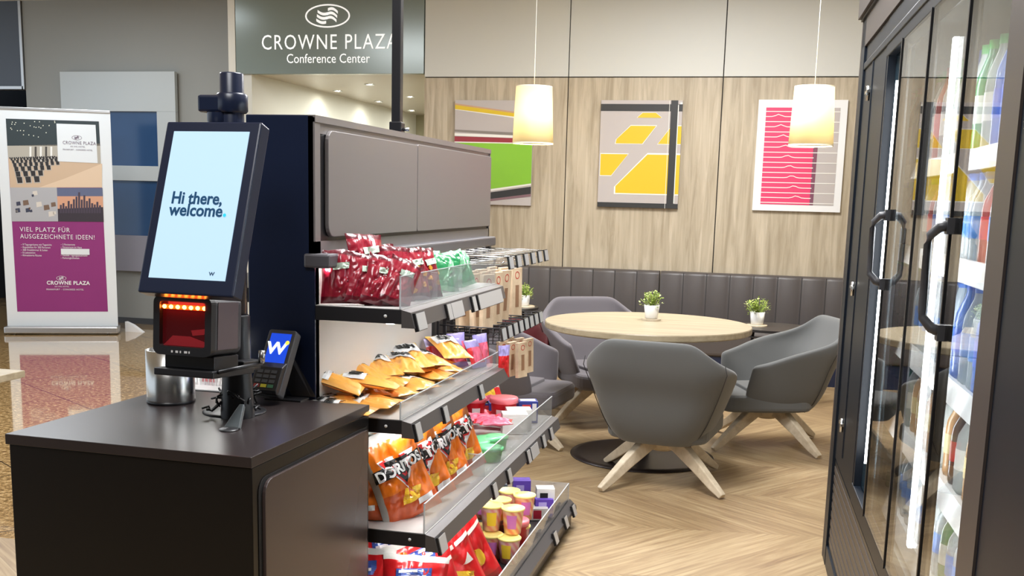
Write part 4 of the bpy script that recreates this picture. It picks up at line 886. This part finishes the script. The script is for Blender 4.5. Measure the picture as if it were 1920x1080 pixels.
# steel bin
t = thing('steel_bin', 'brushed steel cylinder bin standing on the counter at left', 'bin', (-1.522, 2.497, CZ))
b = MB(); b.lathe([(.0001, .004), (.0605, .004), (.0615, .01), (.0615, .14), (.058, .14), (.058, .02), (.0001, .02)], 48, M_STEEL); b.build('bin_body', t)
b = MB(); b.lathe([(.0001, 0), (.062, 0), (.0625, .006), (.06, .008)], 48, M_BPLAST); b.build('base_ring', t)
# kiosk
def basis(c, yaw, tilt, roll=0):
    n = Vector((sin(yaw)*cos(tilt), -cos(yaw)*cos(tilt), sin(tilt))); r = Vector((cos(yaw), sin(yaw), 0)); u = n.cross(r)
    r, u = r*cos(roll)+u*sin(roll), u*cos(roll)-r*sin(roll)
    return Matrix(((r.x, -n.x, u.x, c[0]), (r.y, -n.y, u.y, c[1]), (r.z, -n.z, u.z, c[2]), (0, 0, 0, 1)))
PX, PY = -1.27, 2.385
kk = thing('self_checkout_terminal', 'self-checkout terminal, tilted welcome screen and red-lit scanner on a black pole', 'checkout terminal', (PX, PY, CZ))
KI = Matrix.Translation((-PX, -PY, -CZ))
def kb(b, name, par=kk, **k): return b.build(name, par, **k)
b = MB(); b.lathe([(.0001, 0), (.079, 0), (.079, .003), (.074, .005), (.0001, .006)], 48, M_BPLAST, T=Matrix.Translation((-.035, .05, 0))); kb(b, 'base_disc')
b = MB(); b.prism([(-.020, 0), (.020, 0), (.006, .07), (-.006, .07)], .012, mat('foot_grey', S(92, 98, 100), .3, metal=.3), Matrix.Translation((.055, -.135, .004)) @ Matrix.Rotation(R(-48), 4, 'X')); b.lathe([(.0001, 0), (.023, 0), (.023, .004), (.0001, .006)], 24, M_BPLAST, T=Matrix.Translation((.055, -.148, 0))); kb(b, 'foot_plate', bevel=.003)
b = MB(); b.lathe([(.0001, 0), (.028, 0), (.028, .824), (.026, .827), (.0001, .827)], 32, M_KIOSK); kb(b, 'pole')
b = MB(); b.lathe([(.034, .10), (.034, .25), (.030, .255)], 24, M_BPLAST); b.lathe([(.042, .0), (.036, .10), (.034, .12)], 24, M_BPLAST); kb(b, 'pole_sleeve')
b = MB(); rr = random.Random(5)
for i in range(26):
    a = rr.random()*2*pi; p0 = Vector((cos(a)*.04, sin(a)*.04, .02+rr.random()*.05)); pts = [p0]
    for k in range(5): pts.append(pts[-1]+Vector((rr.uniform(-.016, .016), rr.uniform(-.016, .012), rr.uniform(-.014, .014))))
    for q in pts: q.z = max(.006, q.z)
    b.tube(pts, .003, 5, M_BPLAST)
kb(b, 'cable_bundle')
# clamp above the screen
b = MB(); b.lathe([(.033, .735), (.037, .74), (.037, .775), (.033, .78)], 24, M_KIOSK); b.box((-.075, -.03, .735), (.02, .02, .775), M_KIOSK); b.lathe([(.02, .70), (.027, .715), (.027, .735)], 20, M_KIOSK, T=Matrix.Translation((-.03, -.01, 0))); kb(b, 'clamp', bevel=.006)
DT = KI @ basis((-1.254, 2.194, 1.371), R(-3.2), R(19.2))
b = MB(); b.box((-.121, .0015, -.207), (.122, .042, .197), M_KIOSK, DT); b.box((-.06, .042, -.10), (.06, .08, .08), M_KIOSK, DT); b.tube([DT @ Vector((0, .06, 0)), Vector((-.01, -.01, .56))], .022, 14, M_KIOSK); hs = kb(b, 'screen_housing', bevel=.004)
M_SCR = mat('lit_screen', S(120, 140, 150), .3, emit=.36, ecol=S(196, 230, 255))
b = MB(); b.box((-.097, 0, -.1725), (.097, .003, .1725), M_SCR, DT); ds = kb(b, 'display', hs)
M_TXT = mat('screen_text_blue', S(14, 74, 116), .4)
text('lettering', 'Hi there,', .040, M_TXT, hs, DT @ TR((-.0724, -.0012, .001)), sx=.90, align='LEFT', bold=.0008, space=1.0)
text('lettering', 'welcome', .040, M_TXT, hs, DT @ TR((-.0724, -.0012, -.027)), sx=.93, align='LEFT', bold=.0008, space=1.0)
text('lettering', 'w', .018, mat('screen_text_dark', S(60, 90, 120), .4), hs, DT @ TR((.062, -.0012, -.162)), sx=1.1)
b = MB(); b.lathe([(.0001, 0), (.0042, 0)], 12, mat('screen_dot', S(30, 170, 200), .4, emit=.4), T=DT @ TR((.070, -.0020, -.0235), rx=R(90))); kb(b, 'dot', hs)
# scanner
SM = KI @ basis((-1.290, 2.185, 1.096), R(-3), R(4)) @ Matrix.Diagonal((1.13, 1.18, 1, 1))
b = MB(); o_ = rrect(-.0655, -.064, .0655, .068, .016); b.prism(o_, .100, M_DGREY, SM); sc_ = kb(b, 'scanner_body', bevel=.004)
fr_ = [(x*1.0, z*1.0) for x, z in rrect(-.0665, -.066, .0665, .069, .016)]; inn = rrect(-.052, -.046, .052, .056, .006); n = len(fr_)
b = MB(); vs = [(x, -.012, z) for x, z in fr_]+[(x, -.012, z) for x, z in inn]+[(x, .004, z) for x, z in fr_]+[(x, .008, z) for x, z in inn]
fs = [(i, (i+1) % n, n+(i+1) % n, n+i) for i in range(n)]+[(i, 2*n+i, 2*n+(i+1) % n, (i+1) % n) for i in range(n)]+[(n+i, n+(i+1) % n, 3*n+(i+1) % n, 3*n+i) for i in range(n)]
b.add([SM @ Vector(v) for v in vs], fs, M_BPLAST); kb(b, 'bezel', sc_)
b = MB(); b.box((-.054, -.001, -.048), (.054, .0005, .058), mat('scanner_red_window', S(46, 8, 14), .15, spec=.6, emit=.02, ecol=(.6, .03, .03)), SM)
b.add([SM @ Vector(v) for v in [(-.05, -.0016, -.045), (.05, -.0016, -.045), (.05, -.0016, -.034), (.012, -.0016, -.022), (-.028, -.0016, -.022)]], [(0, 1, 2, 3, 4)], mat('scanner_red_glow', S(100, 16, 24), .3, emit=.05, ecol=(.8, .05, .06)))
b.add([SM @ Vector(v) for v in [(.014, -.0018, -.008), (.05, -.0018, -.002), (.044, -.0018, -.016), (.018, -.0018, -.02)]], [(0, 1, 2, 3)], mat('scanner_red_glow', 0)); kb(b, 'window', sc_)
b = MB(); b.box((-.050, -.0045, .0385), (.050, -.0015, .0485), mat('scanner_light_red', S(255, 40, 10), .4, emit=2.0, ecol=(1, .04, .0)), SM)
for i in range(7): b.lathe([(.0001, .0042), (.003, .0032), (.0048, 0)], 12, mat('scanner_light_hot', (1, .6, .1), emit=9, ecol=(1, .35, .04)), T=SM @ TR((-.046+i*.0153, -.0046, .0435), rx=R(90)))
kb(b, 'light_bar', sc_)
b = MB(); b.box((.0656, .012, -.05), (.0666, .085, .058), mat('scanner_side', S(112, 100, 104), .25, metal=.4), SM); kb(b, 'side_plate', sc_)
b = MB()
for i, w_ in enumerate((.004, .006, .003, .007, .003)): b.box((-.024+i*.010, -.0126, -.060), (-.024+i*.010+w_, -.012, -.055), mat('logo_silver', (.6, .6, .6), .3), SM)
kb(b, 'logo_marks', sc_)
l = bpy.data.lights.new('scanner_glow', 'AREA'); l.energy = .03; l.color = (1, .06, .03); l.size = .1; l.shape = 'RECTANGLE'; l.size_y = .015
lo = bpy.data.objects.new('scanner_glow', l); COL.objects.link(lo); lo.parent = kk; lo.matrix_local = SM @ TR((0, -.016, .048), rx=R(75))
b = MB(); b.box((-.07, -.005, -.115), (.068, .15, -.098), M_BPLAST, SM); b.box((-.055, .01, -.098), (.06, .10, -.066), M_BPLAST, SM); b.box((.0, .12, -.11), (.06, .19, -.085), M_BPLAST, SM); kb(b, 'scanner_tray', bevel=.003)
b = MB(); b.tube([SM @ Vector((.07, .01, -.100)), SM @ Vector((.105, .12, -.085))], .005, 8, M_BPLAST); b.tube([SM @ Vector((.105, .115, -.085)), SM @ Vector((.105, .115, -.055))], .008, 12, M_STEEL); kb(b, 'tray_arm')
# card terminal on its stand
TM = basis((-1.276, 2.600, .956), R(-6.7), R(29.9))
ptm = thing('card_terminal', 'black card payment terminal with a lit blue screen, on the angled stand', 'card terminal', (-1.276, 2.600, .956))
TI = Matrix.Translation((1.276, -2.600, -.956)) @ TM
b = MB(); b.prism(rrect(-.0425, -.095, .0425, .095, .008), .028, M_DGREY, TI); body = b.build('body', ptm, bevel=.003)
b = MB(); b.prism([(-.010, -.093), (-.016, -.085), (-.016, -.02), (0, .0), (.01, .0), (.01, -.093)], .081, M_BPLAST, TI @ Matrix.Translation((-.0405, 0, 0)) @ Matrix(((0, 1, 0, 0), (1, 0, 0, 0), (0, 0, 1, 0), (0, 0, 0, 1)))); hump = b.build('keypad_block', ptm, bevel=.002)
b = MB(); b.box((-.031, -.0012, -.003), (.031, 0, .083), mat('terminal_screen_blue', S(20, 60, 170), .25, emit=.55, ecol=S(16, 62, 190)), TI); b.build('display', ptm)
text('lettering', 'W', .048, mat('terminal_text', (.8, .9, .95), .4, emit=.5, ecol=(.8, .92, 1)), ptm, TI @ TR((-.003, -.0022, .024)), sx=1.2, bold=.0013)
b = MB(); b.lathe([(.0001, 0), (.0062, 0)], 16, mat('terminal_dot', S(240, 224, 60), .4, emit=.4, ecol=(1, .8, .1)), T=TI @ TR((.026, -.003, .057), rx=R(90))); b.build('dot', ptm)
for r_ in range(5):
    for c_ in range(3):
        cl_ = mat('key_grey', S(70, 72, 76), .4) if r_ < 4 else [mat('key_red', S(150, 50, 50), .4), mat('key_yellow', S(190, 180, 50), .4), mat('key_green', S(60, 110, 80), .4)][c_]
        if r_ == 0: continue
        b = MB(); b.box((-.030+c_*.021, -.0175, -.024-r_*.0135), (-.030+c_*.021+.017, -.0158, -.024-r_*.0135+.009), cl_, TI); b.build('key', ptm)
st = thing('terminal_stand', 'black angled bracket stand propping up the card terminal', 'stand', (-1.25, 2.64, CZ))
b = MB(); SI = Matrix.Translation((1.25, -2.64, -CZ))
q0 = TM @ Vector((.02, .031, .05)); q1 = TM @ Vector((.02, .031, -.07)); 
for dx in (0,):
    A_ = [TM @ Vector((-.028, .030, .06)), TM @ Vector((.034, .030, .06)), TM @ Vector((.034, .030, -.075)), TM @ Vector((-.028, .030, -.075))]
    B_ = [p_+Vector((0, .006, -.003)) for p_ in A_]; b.add([SI @ p_ for p_ in A_+B_], [(0, 1, 2, 3), (7, 6, 5, 4), (0, 4, 5, 1), (1, 5, 6, 2), (2, 6, 7, 3), (3, 7, 4, 0)], M_BPLAST)
b.build('back_plate', st)
b = MB()
for (u0, u1) in ((-.02, .034),):
    a_ = TM @ Vector((u1, .036, .03)); c_ = Vector((a_.x+.045, 2.682, CZ+.003)); b.add([SI @ v for v in [a_, c_, c_+Vector((-.014, -.001, 0)), a_+Vector((-.004, 0, -.016)), a_+Vector((-.06, 0, 0)), c_+Vector((-.07, 0, 0)), c_+Vector((-.07, -.004, 0)), a_+Vector((-.06, 0, -.016))]],
    [(0, 1, 2, 3), (4, 7, 6, 5), (0, 4, 5, 1), (3, 2, 6, 7), (0, 3, 7, 4), (1, 5, 6, 2)], M_DGREY)
b.build('rear_leg', st)
b = MB(); b.box((-.06, -.03, 0), (.045, .025, .004), M_BPLAST); b.tube([(-.02, .0, .004), (-.02, .0, .04)], .008, 10, M_BPLAST); b.build('base_plate', st)
# ------------------------------------------------------------------ cooler
FO = Vector((.283, 4.398, 0)); fr = thing('drinks_cooler', 'tall black glass-door drinks cooler filling the right edge', 'fridge', tuple(FO), .0312)
FT = TR(FO, .0312)
YE = -3.3
def L(y): return y-4.398
M_FR = mat('cooler_frame_brown', S(70, 63, 60), .4, spec=.35); M_FN = mat('cooler_navy', S(14, 22, 32), .42, spec=.3); M_FB = mat('door_border_gloss', S(20, 22, 26), .3); M_IN = mat('cooler_inside', S(200, 206, 208), .4)
M_GLS = clear('cooler_glass', (.97, .985, .98), .85, 0, rough=.005, power=4.0)
b = MB(); b.box((-.005, -.02, 0), (.80, 0, 2.09), M_FR); b.box((.74, YE, 0), (.80, 0, 2.09), M_FN); b.box((.02, YE, 1.99), (.8, 0, 2.09), M_FN); b.box((.02, YE, .0), (.8, 0, .42), M_FN); b.box((0, YE, 0), (.8, YE+.03, 2.09), M_FN); b.box((-.004, YE, .44), (.03, L(1.88), 1.99), M_FN); b.build('cabinet', fr)
b = MB(); b.box((.015, L(3.62), .42), (.05, -.02, 1.99), M_FN); b.box((.66, YE+.03, .45), (.74, -.02, 1.99), M_IN); b.box((.05, L(4.0), .45), (.7, L(3.97), 1.95), M_IN); b.box((.05, YE+.03, .42), (.7, L(3.97), .47), M_IN); b.box((.05, YE+.03, 1.9), (.7, L(3.97), 1.99), M_IN); b.build('inner_lining', fr)
b = MB(); b.box((-.012, -.13, 0), (.015, 0, 2.09), M_FN); b.box((-.013, -.022, 0), (-.011, 0, 2.09), M_FR); b.box((-.012, YE, 1.985), (.015, -.0, 2.09), M_FR); b.build('outer_frame', fr, bevel=.004)
b = MB(); b.box((-.004, L(3.64), .44), (.02, -.13, 1.985), M_FN); b.box((-.006, YE, 1.865), (.02, L(3.64), 1.985), M_FN); b.box((-.010, YE, 1.90), (.0, -.13, 1.925), M_FN); b.box((-.008, L(4.0), .5), (.0, L(3.985), 1.9), M_FN); b.box((-.006, YE, .44), (.02, L(3.64), .50), M_FN); b.build('door_frame', fr, bevel=.003)
b = MB()
for i in range(9): z = .10+i*.036; b.box((-.004, YE, z), (.004, -.15, z+.022), M_FR)
b.box((-.002, YE, .08), (.01, -.14, .43), M_BPLAST); b.box((-.010, YE, 0), (.01, -.13, .08), M_FN); b.build('louvre_grille', fr)
b = MB(); b.box((-.03, YE, 2.10), (.8, .012, 2.62), M_FR); b.box((-.02, YE, 2.09), (.8, .0, 2.10), M_BPLAST); b.build('cornice', fr)
doors = [(3.615, 3.285, 0), (3.275, 2.805, 1), (2.795, 2.335, 0), (2.325, 1.955, 1)]
for i, (ya, yb, hd) in enumerate(doors):
    if i == 0:
        d = MB(); d.box((.02, L(yb), .50), (.03, L(ya), 1.865), mat('teal_side_lining', S(30, 48, 58), .25)); d.box((-.004, L(ya)-.02, .50), (.02, L(ya), 1.865), M_FN); d.build('side_lining', fr); continue
    d = MB(); d.box((-.006, L(yb), .50), (-.001, L(ya), 1.865), M_GLS); dd = d.build('door', fr)
    bd = MB(); w_ = .07 if hd else .062
    side = (L(ya)-w_, L(ya)) if i in (1, 2, 3) else (L(ya)-.03, L(ya))
    bd.box((.0, side[0], .50), (.004, side[1], 1.865), M_FB); bd.box((.0, L(yb), 1.83), (.004, L(ya), 1.865), M_FN); bd.box((.0, L(yb), .50), (.004, L(ya), .53), M_FN)
    if i == 3: bd.box((-.0085, L(1.84), .45), (.004, L(1.963), 1.95), M_FR)
    bd.build('door_border', dd)
    ed = MB(); ed.box((-.009, L(ya)-.006, .49), (.006, L(ya)+.004, 1.87), M_BPLAST); ed.build('door_gasket', dd)
    if hd:
        yh = L(ya)-.03; z0, z1_ = (1.195, 1.385) if i == 1 else (1.165, 1.372); h = MB()
        r0 = .0085
        h.tube([(-.008, yh-.005, z1_), (-.03, yh+.0, z1_-.004), (-.046, yh+.012, z1_-.022), (-.048, yh+.014, z1_-.04), (-.048, yh+.014, z0+.035), (-.046, yh+.012, z0+.02), (-.03, yh+.0, z0-.0), (-.008, yh-.005, z0-.008)], [.011, .011, .0095, r0, r0, .0095, .011, .011], 12, M_DGREY)
        for z in (z1_, z0-.006): h.box((-.02, yh-.016, z-.018), (-.006, yh+.012, z+.014), M_DGREY); h.box((-.021, yh-.010, z-.008), (-.0195, yh+.0, z+.006), M_STEEL)
        h.build('handle', dd)
for k, z in enumerate((1.80, 1.12, .62)):
    b = MB(); b.box((-.018, L(4.08), z-.005), (-.004, L(4.0), z+.005), M_STEEL); b.cyl((-.012, L(4.03), z-.03), .007, .05, 10, M_STEEL); b.build('hinge', fr)
for (y, x, hw) in ((3.302, .0, .009), (2.64, .02, .012), (2.352, .001, .006), (3.50, .012, .003)):  # strip beside the last door imitates a reflected LED
    b = MB(); b.box((x, L(y)-hw, .60), (x+.010, L(y)+hw, 1.78), mat('cooler_led', (1, 1, 1), emit=10, ecol=(.93, .97, 1))); b.build('led_strip', fr)
SZ = [1.52, 1.285, 1.02, .79, .545]
for z in SZ:
    b = MB(); b.box((.06, L(1.95), z-.012), (.62, L(3.92), z), M_WHITE); b.build('shelf', fr)
    b = MB(); b.add([(.045, L(1.95), z-.035), (.055, L(1.95), z-.035), (.068, L(1.95), z+.012), (.058, L(1.95), z+.012), (.045, L(3.92), z-.035), (.055, L(3.92), z-.035), (.068, L(3.92), z+.012), (.058, L(3.92), z+.012)],
                    [(0, 3, 2, 1), (4, 5, 6, 7), (0, 1, 5, 4), (1, 2, 6, 5), (2, 3, 7, 6), (3, 0, 4, 7)], mat('white_price_rail', (.85, .85, .85), .3)); b.build('shelf_rail', fr)
def glassy(n, c, a): return mat('bottle_'+n, S(*c), .12, alpha=a, spec=.7)
G = {'blue': ((90, 130, 210), (60, 100, 200), (50, 90, 190), 'blue'), 'water': ((200, 216, 226), (70, 140, 220), (60, 120, 210), 'clear, blue-labelled'), 'green': ((60, 160, 110), (230, 236, 226), (60, 190, 80), 'green'),
     'red': ((190, 60, 50), (214, 50, 60), (220, 40, 50), 'red'), 'cola': ((70, 40, 34), (206, 40, 44), (200, 30, 34), 'brown, red-labelled'), 'clear': ((214, 222, 222), (236, 236, 230), (90, 190, 110), 'clear, green-capped'), 'peach': ((226, 176, 120), (240, 220, 160), (236, 232, 224), 'amber')}
BP = {}
def bottle(kind, H_, r_):
    c1, c2, c3, _ = G[kind]; t = thing('drink_bottle', '', 'bottle')
    b = MB(); b.lathe([(.0001, 0), (r_*.92, 0), (r_, .008), (r_, H_*.58), (r_*.93, H_*.68), (r_*.45, H_*.86), (r_*.38, H_*.93)], 16, glassy(kind, c1, .62 if kind in ('water', 'clear') else .85)); b.build('bottle_body', t)
    b = MB(); b.lathe([(r_*1.02, H_*.28), (r_*1.02, H_*.52)], 16, mat('bottle_label_'+kind, S(*c2), .4)); b.build('label', t)
    b = MB(); b.lathe([(r_*.42, H_*.92), (r_*.42, H_), (.0001, H_)], 12, mat('bottle_cap_'+kind, S(*c3), .4)); b.build('cap', t); return t
rows = [(1.52, .25, .034, ['red', 'red', 'clear', 'red', 'blue', 'clear', 'green', 'clear', 'clear', 'red', 'clear', 'green', 'clear', 'blue', 'clear', 'green', 'clear', 'blue', 'blue', 'red', 'green', 'red']),
        (1.285, .20, .034, ['clear', 'water', 'water', 'clear', 'red', 'red', 'water', 'water', 'clear', 'red', 'water', 'water', 'water', 'water', 'water', 'water', 'water', 'red', 'water', 'red', 'red', 'water']),
        (1.02, .22, .034, ['green', 'green', 'green', 'clear', 'green', 'clear', 'green', 'clear', 'water', 'water', 'water', 'water', 'water', 'water', 'water', 'blue', 'water', 'water', 'blue', 'water', 'water', 'water']),
        (.79, .19, .034, ['green', 'green', 'green', 'clear', 'green', 'green', 'clear', 'green', 'clear', 'peach', 'peach', 'clear', 'peach', 'cola', 'clear', 'peach', 'cola', 'clear', 'peach', 'cola', 'peach', 'clear']),
        (.545, .20, .034, ['green', 'clear', 'green', 'green', 'clear', 'green', 'green', 'clear', 'water', 'water', 'water', 'water', 'water', 'water', 'clear', 'water', 'green', 'water', 'water', 'green', 'water', 'clear'])]
nm = ['top', 'second', 'third', 'fourth', 'lowest']
for si, (z, H_, r_, kinds) in enumerate(rows):
    for i, kd in enumerate(kinds):
        key = (kd, H_)
        if key not in BP: o = BP[key] = bottle(kd, H_, r_)
        else: o = dup(BP[key])
        p = FT @ Vector((.108+rnd.uniform(-.004, .004), L(3.86)-i*.083, z+.0005)); o.location = p; o.rotation_euler = (0, 0, rnd.random()*6)
        tag(o, '%s drink bottle on the %s cooler shelf, %s from the far end' % (G[kd][3], nm[si], ORD[i]), 'bottle', 'drink bottles in the cooler')
